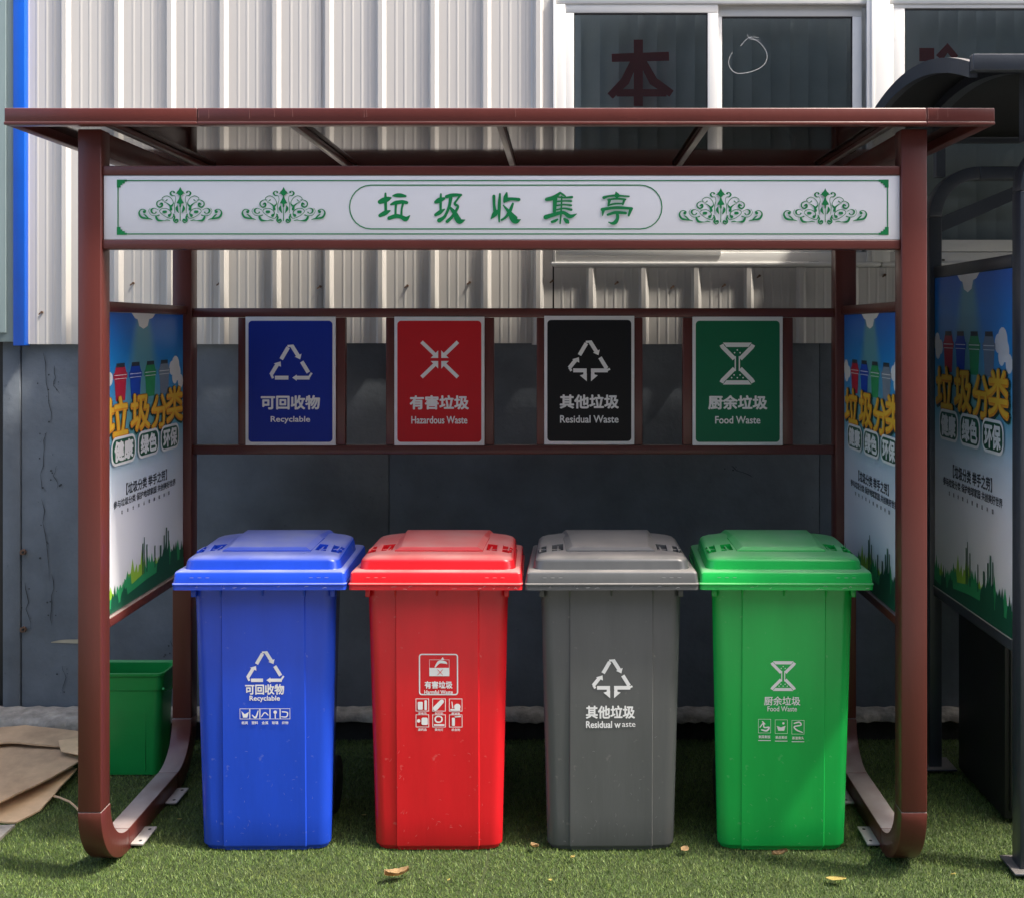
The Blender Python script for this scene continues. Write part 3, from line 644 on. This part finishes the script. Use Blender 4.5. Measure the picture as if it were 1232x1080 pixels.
def hourglass(P_, ox, oy, k):
    S = lambda pts, w_: P_.stroke([(ox+x*k, oy+y*k, w_*k) for x, y in pts], smooth=False, caps=False)
    P_.poly([(ox+x*k, oy+y*k) for x, y in ((-155,-228),(155,-228),(120,-180),(-118,-180))]); P_.poly([(ox+x*k, oy+y*k) for x, y in ((-118,180),(118,180),(152,226),(-155,226))])
    for sx_ in (-1, 1):
        for sy_ in (-1, 1):
            S([(sx_*172,sy_*205),(sx_*158,sy_*180),(sx_*32,sy_*52)], 46)
        S([(sx_*22,-80),(sx_*22,80)], 14)
    for x, y in ((0,-148),(-30,-118),(30,-118),(-35,122),(30,122),(-62,152),(0,152),(62,152)): P_.disc(ox+x*k, oy+y*k, 9*k, 6)
def hazard(P_, ox, oy, k):
    for sx_ in (-1, 1):
        for sy_ in (-1, 1):
            P_.stroke([(ox+sx_*72*k, oy+sy_*70*k, 14.5*k),(ox+sx_*18*k, oy+sy_*18*k, 14.5*k)], smooth=False, caps=False)
            P_.poly([(ox+sx_*6*k, oy+sy_*6*k), (ox+sx_*36*k, oy+sy_*6*k), (ox+sx_*6*k, oy+sy_*36*k)])
SIGNS = [('s_blue', 349.5, '可回收物', 'Recyclable', 47, 'blue sign with white recycling triangle above the blue bin', 'rec'),
         ('s_red', 528.6, '有害垃圾', 'Hazardous Waste', 67, 'red sign with four white inward arrows above the red bin', 'haz'),
         ('s_black', 709, '其他垃圾', 'Residual Waste', 70, 'black sign with white triangle and down arrows above the grey bin', 'res'),
         ('s_green', 887.5, '厨余垃圾', 'Food Waste', 54, 'green sign with white hourglass above the green bin', 'food')]
for key, cx, cn, en, ew, lab, kind in SIGNS:
    Y = BY+.004; k = Y/F; top = 380.3 if kind == 'res' else 381.3
    hw, hh_ = 54.2, 77.2; cy = top + hh_
    o = box('waste_sign', wx(cx-hw, Y), wx(cx+hw, Y), Y, Y+.009, wz(cy+hh_, Y), wz(top, Y), M['borderw'], None, bevel=.001)
    tag(o, lab, 'sign', 'waste category signs on the back rails')
    sfn = lambda a, b, l, Y=Y, k=k, n=0: ((a-VX)*k, Y-.0012-l, CH-(b-VY)*k)
    P_ = Print(); P_.rrect(cx-50.5, top+5, cx+50.5, cy+hh_-4, 4.5); P_.build('sign_field', M[key], sfn, o)
    sfn2 = lambda a, b, l, Y=Y, k=k: ((a-VX)*k, Y-.0018-l, CH-(b-VY)*k)
    P_ = Print()
    if kind == 'rec': recycle_sym(P_, cx+.3, top+56.5, 1/9)
    if kind == 'res': recycle_sym(P_, cx-.5, top+52.5, 1/9, True)
    if kind == 'haz': hazard(P_, cx+.5, top+51.5, 1/3.3)
    if kind == 'food': hourglass(P_, cx-.5, top+56.5, 1/9)
    # lettering is drawn with b upward, pixel rows run downward: flip through a second Print
    P_.build('sign_symbol', M['p_white'], sfn2, o)
    P_ = Print(); P_.text(cn, cx, -(top+103), 70, 16, bold=.62); P_.text(en, cx, -(top+124), ew, 8.6, bold=.22)
    P_.build('sign_lettering', M['p_white'], lambda a, b, l, Y=Y, k=k: ((a-VX)*k, Y-.0018-l, CH-(-b-VY)*k), o)

# ------------------------------------------------------------------ wheeled bins
def make_bin(key, name, loc, rz, label):
    m = BM[key]; root = empty('wheelie_bin', (0,0,0), label, 'bin', 'four wheeled waste bins in a row')
    # body, local: x across, y=0 lid front edge, depth grows with y
    rings = []
    def W(z): return .217 + .021*(z/.88)
    def YF(z): return .073 - .026*(z/.88)
    def YB(z): return .38 + .06*(z/.88)
    def ring(z, ins=0):
        w_ = W(z)-ins; yf = YF(z)+ins; yb = YB(z)-ins; r = .042; P = []
        half = [(0, yf), (.07, yf), (.137-ins*.3, yf), (.1405-ins*.3, yf+.0045), (w_-r, yf+.0075)]
        arc = [(w_-r+r*math.sin(math.radians(a)), yf+.0075+r-r*math.cos(math.radians(a))) for a in (15,30,45,60,75,90)]
        back = [(w_, yb-.03), (w_-.009, yb-.009), (w_-.03, yb), (.1, yb)]
        h = half+arc+back
        pts = h + [(-x, y) for x, y in reversed(h[1:])]
        return [(x*(1-.24*max(0, (y-yf-.03)/(yb-yf))), y, z) for x, y in pts]
    for z, i_ in ((0,.014),(.004,.009),(.016,.0075),(.019,.001),(.024,0)): rings.append(ring(z, i_))
    for z in (.12,.25,.4,.55,.7,.8,.855,.893): rings.append(ring(z, 0))
    bm = bmesh.new(); loft(bm, rings); finish('body', bm, m, root, smooth=28)
    # rim collar with tabs
    bm = bmesh.new(); loft(bm, [rr(-.240,.240,.034,.445,.03,.06,.889), rr(-.262,.262,.018,.452,.03,.06,.900), rr(-.262,.262,.018,.452,.03,.06,.93)])
    finish('rim', bm, m, root, smooth=40)
    for x in (-.139, 0, .139):
        bm = bmesh.new(); extrude_poly(bm, [(x-.003, .050, .862), (x-.003, .034, .8885), (x-.003, .056, .8885)], (.006, 0, 0)); finish('rim_rib', bm, m, root)
    for x in (-.232, .232): box('rim_clip', x-.008, x+.008, .048, .075, .862, .8885, m, root, bevel=.002)
    # lid
    def fz(x, y):
        t = (y-.03)/.44
        z = 1.003 + .016*math.sin(min(1, t/.72)*math.pi/2)
        if t > .76: z -= .035*((t-.76)/.24)**1.6
        return z - .016*(abs(x)/.26)**4
    H = .2865; D = .475
    rg = [rr(-H,H,0,D,.012,.02,.897), rr(-H,H,0,D,.012,.02,.911), rr(-H-.002,H+.002,-.003,D+.002,.012,.02,.9135), rr(-H-.002,H+.002,-.003,D+.002,.012,.02,.917),
          rr(-H+.001,H-.001,.0015,D,.012,.02,.920), rr(-H+.004,H-.004,.005,D-.004,.012,.02,.950), rr(-H+.008,H-.008,.009,D-.008,.012,.02,.955), rr(-H+.014,H-.014,.015,D-.014,.012,.02,.957)]
    for ins, tt in ((.0235,0),(.0255,.10),(.028,.68),(.032,.87),(.040,.97),(.052,1.0),(.075,1),(.105,1),(.14,1),(.18,1),(.22,1)):
        rf, rb = max(.045-ins*.3, .015), max(.10-ins*.35, .02)
        base = rr(-H+ins,H-ins,ins+.004,D-ins*1.05,rf,rb,0)
        rg.append([(x, y, .958 + (fz(x,y)-.958)*tt) for x, y, z in base])
    rg = [[(x*(1-.045*y/D), y, z) for x, y, z in r] for r in rg]
    bm = bmesh.new(); loft(bm, rg)
    lid = finish('lid', bm, m, root, smooth=38)
    # finger pockets cut into the lid
    bmc = bmesh.new()
    for sx_ in (-1, 1): 
        a, b = sorted((sx_*.160, sx_*.246)); b_box(bmc, a, b, .112, .195, .990, 1.05)
    mc = bpy.data.meshes.new('c'); bmesh.ops.recalc_face_normals(bmc, faces=bmc.faces); bmc.to_mesh(mc); bmc.free(); oc = bpy.data.objects.new('c', mc); C.objects.link(oc)
    md = lid.modifiers.new('cut', 'BOOLEAN'); md.object = oc; md.operation = 'DIFFERENCE'; md.solver = 'EXACT'
    dg = bpy.context.evaluated_depsgraph_get(); nm = bpy.data.meshes.new_from_object(lid.evaluated_get(dg)); lid.modifiers.clear()
    if len(nm.polygons) > 50: lid.data = nm; nm.name = 'lid'
    bpy.data.objects.remove(oc)
    for sx_ in (-1, 1):
        cx = sx_*.206; bm = bmesh.new()
        extrude_poly(bm, [(cx-.012, .108, .999), (cx-.012, .199, 1.004), (cx-.012, .175, 1.014), (cx-.012, .140, 1.008)], (.020, 0, 0)); b_box(bm, cx-.036, cx-.029, .114, .193, .991, 1.003); b_box(bm, cx+.025, cx+.031, .114, .193, .991, 1.005)
        b_box(bm, cx-.041, cx+.038, .150, .160, .9905, 1.001)
        finish('finger_grip', bm, m, lid, bevel=.0015)
    # raised panel
    def quad(z_add, w0, w1, y0, y1):
        pts = []
        for x, y in ((-w0,y0),(-w0*.5,y0),(0,y0),(w0*.5,y0),(w0,y0),(w0+(w1-w0)*.5,(y0+y1)/2),(w1,y1),(w1*.5,y1),(0,y1),(-w1*.5,y1),(-w1,y1),(-w0-(w1-w0)*.5,(y0+y1)/2)): pts.append((x, y, fz(x*.5, y)+z_add))
        return pts
    bm = bmesh.new(); loft(bm, [quad(-.012,.151,.168,.096,.435), quad(.0,.149,.166,.098,.432), quad(.0085,.132,.154,.107,.415), quad(.0105,.127,.149,.114,.405), quad(.0112,.09,.11,.18,.33)])
    finish('raised_panel', bm, m, lid, smooth=12)
    # handle bar and wheels at the back
    bm = bmesh.new(); tube(bm, [(-.18,.525,.90),(.18,.525,.90)], .013, 10)
    for x in (-.17,.17): b_box(bm, x-.012, x+.012, .46, .53, .885, .915)
    finish('handle', bm, m, root, smooth=40)
    for x in (-.165,.165):
        bm = bmesh.new(); tube(bm, [(x-.02,.385,.10),(x+.02,.385,.10)], .10, 24); wh = finish('wheel', bm, M['rubber'], root, smooth=40, bevel=.006)
        bm = bmesh.new(); tube(bm, [(x-.022,.385,.10),(x+.022,.385,.10)], .055, 16); finish('hub', bm, M['blackp'], wh, smooth=40)
    # prints on the front face: coordinates in metres, a right, b height
    ffn = lambda a, b, l: (a, YF(b)-.0009-l, b)
    s = 3.712/F
    def zz(py): return CH-(py-VY)*s
    ink = M['p_white']; P_ = Print()
    def X(px): return (px-PC)*s
    def bx(P_, x0, y0, x1, y1, t=.0018): P_.rframe(X(x0), zz(y1), X(x1), zz(y0), .0004, t*.9)
    if key == 'blue':
        PC = 316.5; Q = Print(); recycle_sym(Q, 318.5, 801, 1/10.2); Q.build('printed_symbol', ink, lambda a, b, l: ffn(X(a), zz(b), l), root)
        P_.text('可回收物', X(318), zz(827), 46*s, 12*s, bold=.0010); P_.text('Recyclable', X(318), zz(838.5), 36*s, 7.5*s, bold=.0005)
        for i in range(5):
            a = 288+12.1*i; bx(P_, a, 850, a+12, 863)
        P_.poly([(X(290),zz(853)),(X(292),zz(861)),(X(297),zz(861)),(X(299),zz(854)),(X(294),zz(857))]); P_.stroke([(X(303),zz(858),.003),(X(307),zz(861),.006),(X(310),zz(853),.003)])
        P_.stroke([(X(314),zz(860),.003),(X(318),zz(855),.004),(X(322),zz(858),.003)]); P_.disc(X(330.5),zz(854.5),.006,10); P_.stroke([(X(330.5),zz(856),.003),(X(330.5),zz(861.5),.004)])
        P_.stroke([(X(339),zz(854),.004),(X(345),zz(855),.004),(X(344),zz(860),.004),(X(338),zz(860),.003)])
        for i, t_ in enumerate(('纸类','塑料','金属','玻璃','织物')): P_.text(t_, X(294+12.1*i), zz(867.2), 7.5*s, 3.6*s, bold=.0002)
    elif key == 'red':
        PC = 526.5; P_.rframe(X(504.5), zz(834), X(551.5), zz(784), .010, .0042)
        P_.rect(X(517), zz(811), X(541), zz(801)); bx(P_, 517, 791, 541, 811, .0012); P_.stroke([(X(524),zz(800),.004),(X(529),zz(794),.010),(X(536),zz(794.5),.008),(X(538),zz(796),.003)])
        P_.poly([(X(531),zz(791)),(X(535),zz(791)),(X(533),zz(788))])
        P_.text('有害垃圾', X(528), zz(821.5), 33*s, 8.5*s, bold=.0008); P_.text('Harmful Waste', X(528), zz(830.2), 34*s, 4.6*s, bold=.0004)
        for r_ in range(2):
            for c_ in range(3):
                a, b = 500.5+20*c_, 838+19.3*r_; bx(P_, a, b, a+16, b+15.5, .0022)
        P_.rrect(X(503),zz(851.5),X(509),zz(842),.003); P_.rrect(X(511),zz(852),X(514),zz(840),.003); P_.stroke([(X(524),zz(850),.016),(X(532),zz(841.5),.014)]); P_.disc(X(550.5),zz(848),.011,10); P_.rect(X(542),zz(852.5),X(554),zz(850.5)); P_.stroke([(X(544),zz(842),.003),(X(545),zz(849),.004)])
        P_.rrect(X(507.5),zz(870),X(515),zz(861),.005); P_.disc(X(504),zz(865),.006,10); P_.rframe(X(523),zz(867.5),X(533),zz(858.5),.012,.005); P_.rect(X(522.5),zz(871),X(535),zz(869)); P_.rrect(X(544),zz(871),X(547.5),zz(861),.003); P_.stroke([(X(548),zz(860),.004),(X(554),zz(859.5),.005)])
        for c_ in range(3):
            P_.text(('废电池','创可贴','废油漆')[c_], X(508.5+20*c_), zz(856), 10*s, 3*s, bold=.0002); P_.text(('废药品','荧光灯','杀虫剂')[c_], X(508.5+20*c_), zz(875.5), 10*s, 3*s, bold=.0002)
        Q = Print(); Q.stroke([(X(527),zz(803),.0016),(X(533),zz(809.5),.0016)]); Q.stroke([(X(533),zz(803),.0016),(X(527),zz(809.5),.0016)]); Q.build('printed_cross', BM['red'], lambda a, b, l: ffn(a, b, l+.0012), root)
    elif key == 'grey':
        PC = 732.5; Q = Print(); recycle_sym(Q, 733.5, 812.5, 1/9.4, True); Q.build('printed_symbol', ink, lambda a, b, l: ffn(X(a), zz(b), l), root)
        P_.text('其他垃圾', X(731.5), zz(854.5), 58*s, 15*s, bold=.0014); P_.text('Residual w', X(723), zz(869.5), 41*s, 8*s, bold=.0007)
        P_.text('aste', X(753.5), zz(869.7), 16*s, 5.4*s, bold=.0001)
    else:
        PC = 947; Q = Print(); hourglass(Q, 946.5, 811, 1/12.6); Q.build('printed_symbol', ink, lambda a, b, l: ffn(X(a), zz(b), l), root)
        P_.text('厨余垃圾', X(945.5), zz(841), 43*s, 10.5*s, bold=.0005); P_.text('Food Waste', X(945.5), zz(850.5), 35*s, 6*s, bold=.0002)
        for i in range(3):
            a = 917+20*i; bx(P_, a, 863+i*.6, a+15, 880+i*.6, .0012)
        P_.stroke([(X(919),zz(873),.003),(X(923),zz(868),.004),(X(924),zz(873),.004),(X(930),zz(873),.005),(X(927),zz(877),.006),(X(921),zz(876),.004)]); P_.stroke([(X(922),zz(866),.004),(X(925),zz(869),.003)])
        P_.poly([(X(939),zz(871)),(X(941),zz(877)),(X(948),zz(877)),(X(949.5),zz(871)),(X(944),zz(873))]); P_.disc(X(947),zz(868),.004,8)
        P_.stroke([(X(960),zz(868),.004),(X(966),zz(866.5),.005),(X(968),zz(870),.004),(X(960),zz(872),.004),(X(963),zz(876),.005),(X(970),zz(879),.003)])
        for i, t_ in enumerate(('剩菜剩饭','果皮果核','茶渣骨头')): P_.text(t_, X(924.5+20*i), zz(884.5+i*.6), 14*s, 3.6*s, bold=.0002); P_.rect(X(917+20*i), zz(889.3+i*.6), X(932+20*i), zz(888.4+i*.6))
    P_.build('printed_lettering', ink, ffn, root)
    # scuffs
    r_ = random.Random(len(key)*5+3); Q = Print()
    for _ in range(30):
        x, z = r_.uniform(-.17,.17), r_.uniform(.03,.10+.35*r_.random()); a = r_.uniform(0,3.1); L_ = r_.uniform(.003,.014)
        Q.stroke([(x, z, .0003),(x+L_*.5*math.cos(a), z+L_*.5*math.sin(a), r_.uniform(.0006,.0014)),(x+L_*math.cos(a+.3), z+L_*math.sin(a+.3), .0003)], caps=False)
    M['scuff'] = mat('scuff', tuple(min(.8, c*.6+.2) for c in m.node_tree.nodes['Mix'].inputs[6].default_value[:3]), .6)
    Q.build('scuff_marks', mat('scuff_mark', tuple(min(.8, c*.6+.16) for c in m.node_tree.nodes['Mix'].inputs[6].default_value[:3]), .6), ffn, root)
    Q = Print()
    for _ in range(9):
        x, z = r_.choice((-1,1))*r_.uniform(.05,.26), r_.uniform(.900,.910); L_ = r_.uniform(.006,.022)
        Q.stroke([(x, z, .0006),(x+L_*.5, z+r_.uniform(-.002,.004), r_.uniform(.0012,.0026)),(x+L_, z+r_.uniform(-.002,.005), .0006)], caps=False)
    for sx_ in (-1, 1):
        for q in range(3): Q.stroke([(sx_*(.222-.026*q)-.007, .9375, .0008),(sx_*(.222-.026*q), .9378, .0022),(sx_*(.222-.026*q)+.007, .9375, .0008)], caps=False)
    Q.build('edge_scuffs', bpy.data.materials['scuff'] if 'scuff' not in M else M['scuff'], lambda a, b, l: (a, (-.0002 if b < .912 else .0035) - .0012 - l, b), lid)
    root.location = loc; root.rotation_euler = (0, 0, rz); root.name = name
    return root
LY = 3.642
make_bin('blue', 'wheelie_bin', (wx(311.5, LY), LY, 0), math.radians(.4), 'blue wheeled bin with white recycling print, leftmost of the row')
make_bin('red', 'wheelie_bin', (wx(523.7, LY), LY, 0), math.radians(-.3), 'red wheeled bin with framed harmful waste print on its front')
make_bin('grey', 'wheelie_bin', (wx(736.5, LY), LY, 0), math.radians(.5), 'dark grey wheeled bin with dusty lid and residual waste print')
make_bin('green', 'wheelie_bin', (wx(946.5, LY), LY, 0), math.radians(-.7), 'bright green wheeled bin with hourglass food waste print')

# ------------------------------------------------------------------ small open bin behind the left post
def open_bin():
    r = empty('open_bin', (-1.745, 4.42, 0), 'small dark green open plastic bin standing on the turf behind the left post', 'bin')
    bm = bmesh.new(); O = []
    def R(z, e, zz_=None): return rr(-1.875-e, -1.59+e-.0, 4.345-e, 4.475+e, .03, .03, z)
    loft(bm, [R(0,-.012), R(.006,0), R(.34,.012), R(.342,.016), R(.352,.017), R(.395,.019), R(.400,.026), R(.410,.027), R(.412,.022), R(.405,.012), R(.20,.004), R(.02,-.006)])
    finish('tub', bm, M['bingreen2'], r, smooth=35)
    for x in (-1.845, -1.645):
        bm = bmesh.new(); extrude_poly(bm, [(x-.003,4.341,.02),(x-.003,4.334,.335),(x-.003,4.350,.335),(x-.003,4.35,.02)], (.006,0,0)); finish('tub_rib', bm, M['bingreen2'], r)
    bm = bmesh.new(); pts = [(-1.568, 4.33+.15*k/6, .35-.03*math.sin(math.pi*k/6)) for k in range(7)]; tube(bm, pts, .005, 6); finish('carry_handle', bm, M['bingreen2'], r, smooth=40)
open_bin()

# ------------------------------------------------------------------ charcoal shelter on the right
sh = empty('bus_style_shelter', (2.6, 3.95, 0), 'charcoal metal shelter with arched roof and darker poster beside the maroon one', 'shelter'); sh.name = 'charcoal_shelter'
AX0, AX1 = 1.468, 1.538; BX0, BX1 = 3.90, 3.97
def arch_corner(xc, zc, y0, y1, r0, r1, a0, a1, n=12):
    bm = bmesh.new(); rings = []
    for k in range(n+1):
        a = math.radians(a0+(a1-a0)*k/n); c, s = math.cos(a), math.sin(a)
        rings.append([(xc+r1*c, y0, zc+r1*s), (xc+r1*c, y1, zc+r1*s), (xc+r0*c, y1, zc+r0*s), (xc+r0*c, y0, zc+r0*s)])
    loft(bm, rings); return bm
for y0, y1 in ((3.55, 3.62), (4.385, 4.455)):
    AX0, AX1 = (1.468, 1.538) if y0 < 4 else (1.452, 1.502)
    for a, b in ((AX0, AX1), (BX0, BX1)): box('post', a, b, y0, y1, .008, 2.199, M['char'], sh, bevel=.004)
    finish('corner_bend', arch_corner(AX0+.2, 2.20, y0, y1, .2-(AX1-AX0), .20, 180, 90), M['char'], sh, bevel=.003, smooth=40)
    finish('corner_bend', arch_corner(BX1-.2, 2.20, y0, y1, .13, .20, 0, 90), M['char'], sh, bevel=.003, smooth=40)
    box('top_rail', AX0+.201, BX1-.201, y0, y1, 2.40-(AX1-AX0), 2.40, M['char'], sh, bevel=.003)
    for a in (AX0, BX0): 
        pl = box('foot_plate', a-.03, a+.10, y0-.03, y1+.03, .014, .022, M['char'], sh, bevel=.002)
AX0, AX1 = 1.460, 1.53
for z0, z1 in ((1.956, 2.00), (.700, .738)):
    box('panel_rail', AX0+.008, AX0+.052, 3.621, 4.384, z0, z1, M['char'], sh, bevel=.003)
    box('panel_rail', BX0+.008, BX0+.052, 3.621, 4.384, z0, z1, M['char'], sh, bevel=.003)
poster(sh, (AX0+.012, 4.382, 1.955), (0,-1,0), (-1,0,0), .760, 1.955-.740)
box('poster_backing', AX0+.027, AX0+.040, 3.622, 4.383, .739, 1.955, M['blackp'], sh)
box('panel_edge_strip', AX0+.006, AX0+.014, 3.622, 4.383, .7385, .7415, M['plate'], sh)
box('back_panel', AX1+.01, BX0-.01, 4.40, 4.42, .75, 1.25, M['blackp'], sh)
box('back_rail', AX1+.001, BX0-.001, 4.40, 4.44, 1.262, 1.30, M['char'], sh, bevel=.003)
# arched roof
def arc(t): return 2.575 + .115*(1-(2*t-1)**2)
def roof_part(name, xa, xb, m, z_off=0, th=.006, n=20, y_a=3.44, y_b=4.70):
    bm = bmesh.new(); ra = []
    for k in range(n+1):
        t = k/n; y = y_a+(y_b-y_a)*t; z = arc(t)+z_off; ra.append([(xa, y, z), (xb, y, z), (xb, y, z-th), (xa, y, z-th)])
    loft(bm, ra); return finish(name, bm, m, sh, smooth=35)
roof_part('roof_sheet', 1.29, 4.15, M['blackp'])
roof_part('roof_edge', 1.262, 1.288, M['char'], .012, .050); roof_part('roof_edge', 4.152, 4.178, M['char'], .012, .050)
box('front_fascia', 1.262, 4.178, 3.405, 3.4385, 2.552, 2.603, M['char'], sh, bevel=.003)
box('rear_fascia', 1.262, 4.178, 4.702, 4.72, 2.545, 2.59, M['char'], sh, bevel=.003)
for x in (1.503, 2.3, 3.1, 3.93): 
    r_ = roof_part('roof_rib', x-.02, x+.02, M['char'], -.0065, .035)
    for yy in (3.585, 4.42): box('roof_strut', x-.018, x+.018, yy-.018, yy+.018, 2.401 if 1.7 < x < 3.7 else 2.36, arc((yy-3.44)/1.26)-.042, M['char'], r_)
for x0 in (AX1,):
    for dx in (0.0,):
        bm = bmesh.new(); extrude_poly(bm, [(1.503,4.40,2.14),(1.503,4.40,2.20),(1.86,4.40,2.349),(1.98,4.40,2.349)], (0,.03,0)); finish('corner_brace', bm, M['char'], sh)
side_box = empty('lower_side_box', (1.9, 4.15, 0), 'black metal cabinet box standing in for the lower side panel of the charcoal shelter', 'cladding')  # made-up black box in place of the shelter's own lower side panel
box('box_body', 1.565, 2.25, 3.92, 4.38, .02, 1.12, M['blackp'], side_box, bevel=.004)
box('box_front', 1.58, 1.90, 3.905, 3.9195, .05, 1.09, M['blackp'], side_box, bevel=.003); box('box_front', 1.91, 2.235, 3.905, 3.9195, .05, 1.09, M['blackp'], side_box, bevel=.003)

# ------------------------------------------------------------------ cardboard and litter
def sheet_flat(name, pts, th, m, wav, label, seed, cat='cardboard', group='flattened cardboard pieces beside the left post'):
    # pts: (px, py, z) corners, filled as a wavy slab
    r_ = random.Random(seed); W_ = [GR(a, b, z) for a, b, z in pts]
    c = sum(W_, Vector())/len(W_); bm = bmesh.new(); E_ = []
    for i in range(len(W_)):
        a, b = W_[i], W_[(i+1) % len(W_)]; n = max(2, int((b-a).length/.035))
        for k in range(n):
            p_ = a.lerp(b, k/n) + Vector((r_.uniform(-1,1), r_.uniform(-1,1), r_.uniform(-.4,.4)))*.002; E_.append(p_)
    rings = []
    for s in (1, .8, .6, .4, .2, .05):
        rings.append([c.lerp(p_, s) + Vector((0,0, wav*math.sin(3.1*(c.lerp(p_, s).x)*4+seed)*math.cos(c.lerp(p_, s).y*9+seed)*.6)) for p_ in E_])
    bot = [[p_-Vector((0,0,th)) for p_ in r] for r in reversed(rings)]
    loft(bm, bot+rings, True, True)
    return tag(finish(name, bm, m, None, smooth=35), label, cat, group)
sheet_flat('flat_cardboard', [(-60,985,.010),(20,988,.012),(48,974,.016),(92,924,.045),(60,905,.03),(-60,940,.03)], .006, M['card2'], .002, 'light brown cardboard sheet lowest in the pile left of the post', 1)
sheet_flat('flat_cardboard', [(-80,985,.055),(0,964,.065),(50,940,.07),(97,915,.075),(97,893,.09),(40,884,.085),(-80,905,.08)], .006, M['card'], .003, 'large brown cardboard sheet with folded edge on top of the pile', 2)
sheet_flat('flat_cardboard', [(-60,900,.10),(12,893,.10),(96,897,.105),(97,878,.115),(30,872,.115),(-60,880,.12)], .006, M['card'], .006, 'crumpled dull cardboard strip at the back of the pile by the wall', 4)
sheet_flat('torn_cardboard', [(70,890,.115),(97,886,.12),(97,908,.105),(74,903,.104)], .004, M['card2'], .004, 'small torn pale cardboard flap on the right end of the pile', 6)
sheet_flat('pale_board', [(-60,993,.012),(18,991,.012),(2,1006,.012),(-60,1045,.012)], .012, M['concrete'], 0, 'pale board lying flat on the turf at the bottom left edge', 8, 'board', None)
bm = bmesh.new(); tube(bm, [GR(x, y, z) for x, y, z in ((64,957,.02),(72,959,.025),(84,964,.025),(92,971,.022),(100,981,.015))], .004, 6)
tag(finish('twig', bm, M['card'], smooth=50), 'thin brown twig lying on the turf between cardboard and left post', 'twig')
def leaf(px, py, L_, W_, rz, m, label, curl=.3, group='dry leaves scattered on the turf'):
    c = GR(px, py, .021); bm = bmesh.new(); n = 8; top = []; r_ = random.Random(int(px))
    rows = []
    for i in range(n+1):
        t = i/n; wd = W_*math.sin(math.pi*min(.97, t*.95+.03))**.7*(1+r_.uniform(-.15,.15)); x = (t-.5)*L_
        rows.append([bm.verts.new((x, s*wd/2, L_*curl*(abs(s)**2*.35 + (t-.5)**2*.8)+.001*r_.random())) for s in (-1,-.5,0,.5,1)])
    for a, b in zip(rows, rows[1:]):
        for i in range(4): bm.faces.new((a[i], a[i+1], b[i+1], b[i]))
    bmesh.ops.solidify(bm, geom=bm.faces[:], thickness=.0008)
    o = finish('dry_leaf', bm, m, None, smooth=60); o.location = c; o.rotation_euler = (r_.uniform(-.2,.2), r_.uniform(-.15,.15), rz)
    return tag(o, label, 'leaf', group)
leaf(477, 1053, .080, .034, .45, M['leaf'], 'largest tan curled leaf on the turf in front of the red bin', .55)
leaf(1006, 1057, .062, .026, -.25, M['leafy'], 'flat yellow leaf on the turf in front of the green bin', .15)
leaf(938, 1027, .055, .020, .15, M['leaf'], 'curled brown leaf touching the foot of the green bin', .5)
leaf(824, 1021, .030, .026, .6, M['leaf'], 'small rounded leaf between the grey and green bins', .3)
leaf(643, 1018, .036, .024, -.7, M['leaf'], 'pale folded leaf between the red and grey bins', .6)
leaf(689, 1031, .022, .014, .9, M['leafy'], 'tiny pale leaf just in front of the grey bin', .5)
leaf(438, 980, .016, .008, .1, M['leafy'], 'tiny pale scrap in the shade between the blue and red bins', .3)
leaf(540, 1058, .014, .007, 1.1, M['leafy'], 'tiny whitish scrap on the turf right of the large tan leaf', .3)
leaf(1147, 1051, .018, .006, .2, M['leafy'], 'tiny pale scrap on the turf right of the right maroon post', .3)
leaf(216, 985, .016, .008, .5, M['leafy'], 'tiny pale scrap beside the left anchor plate', .3)
leaf(662, 1058, .012, .009, .5, M['leafy'], 'tiny whitish scrap near the lower edge below the grey bin', .3)
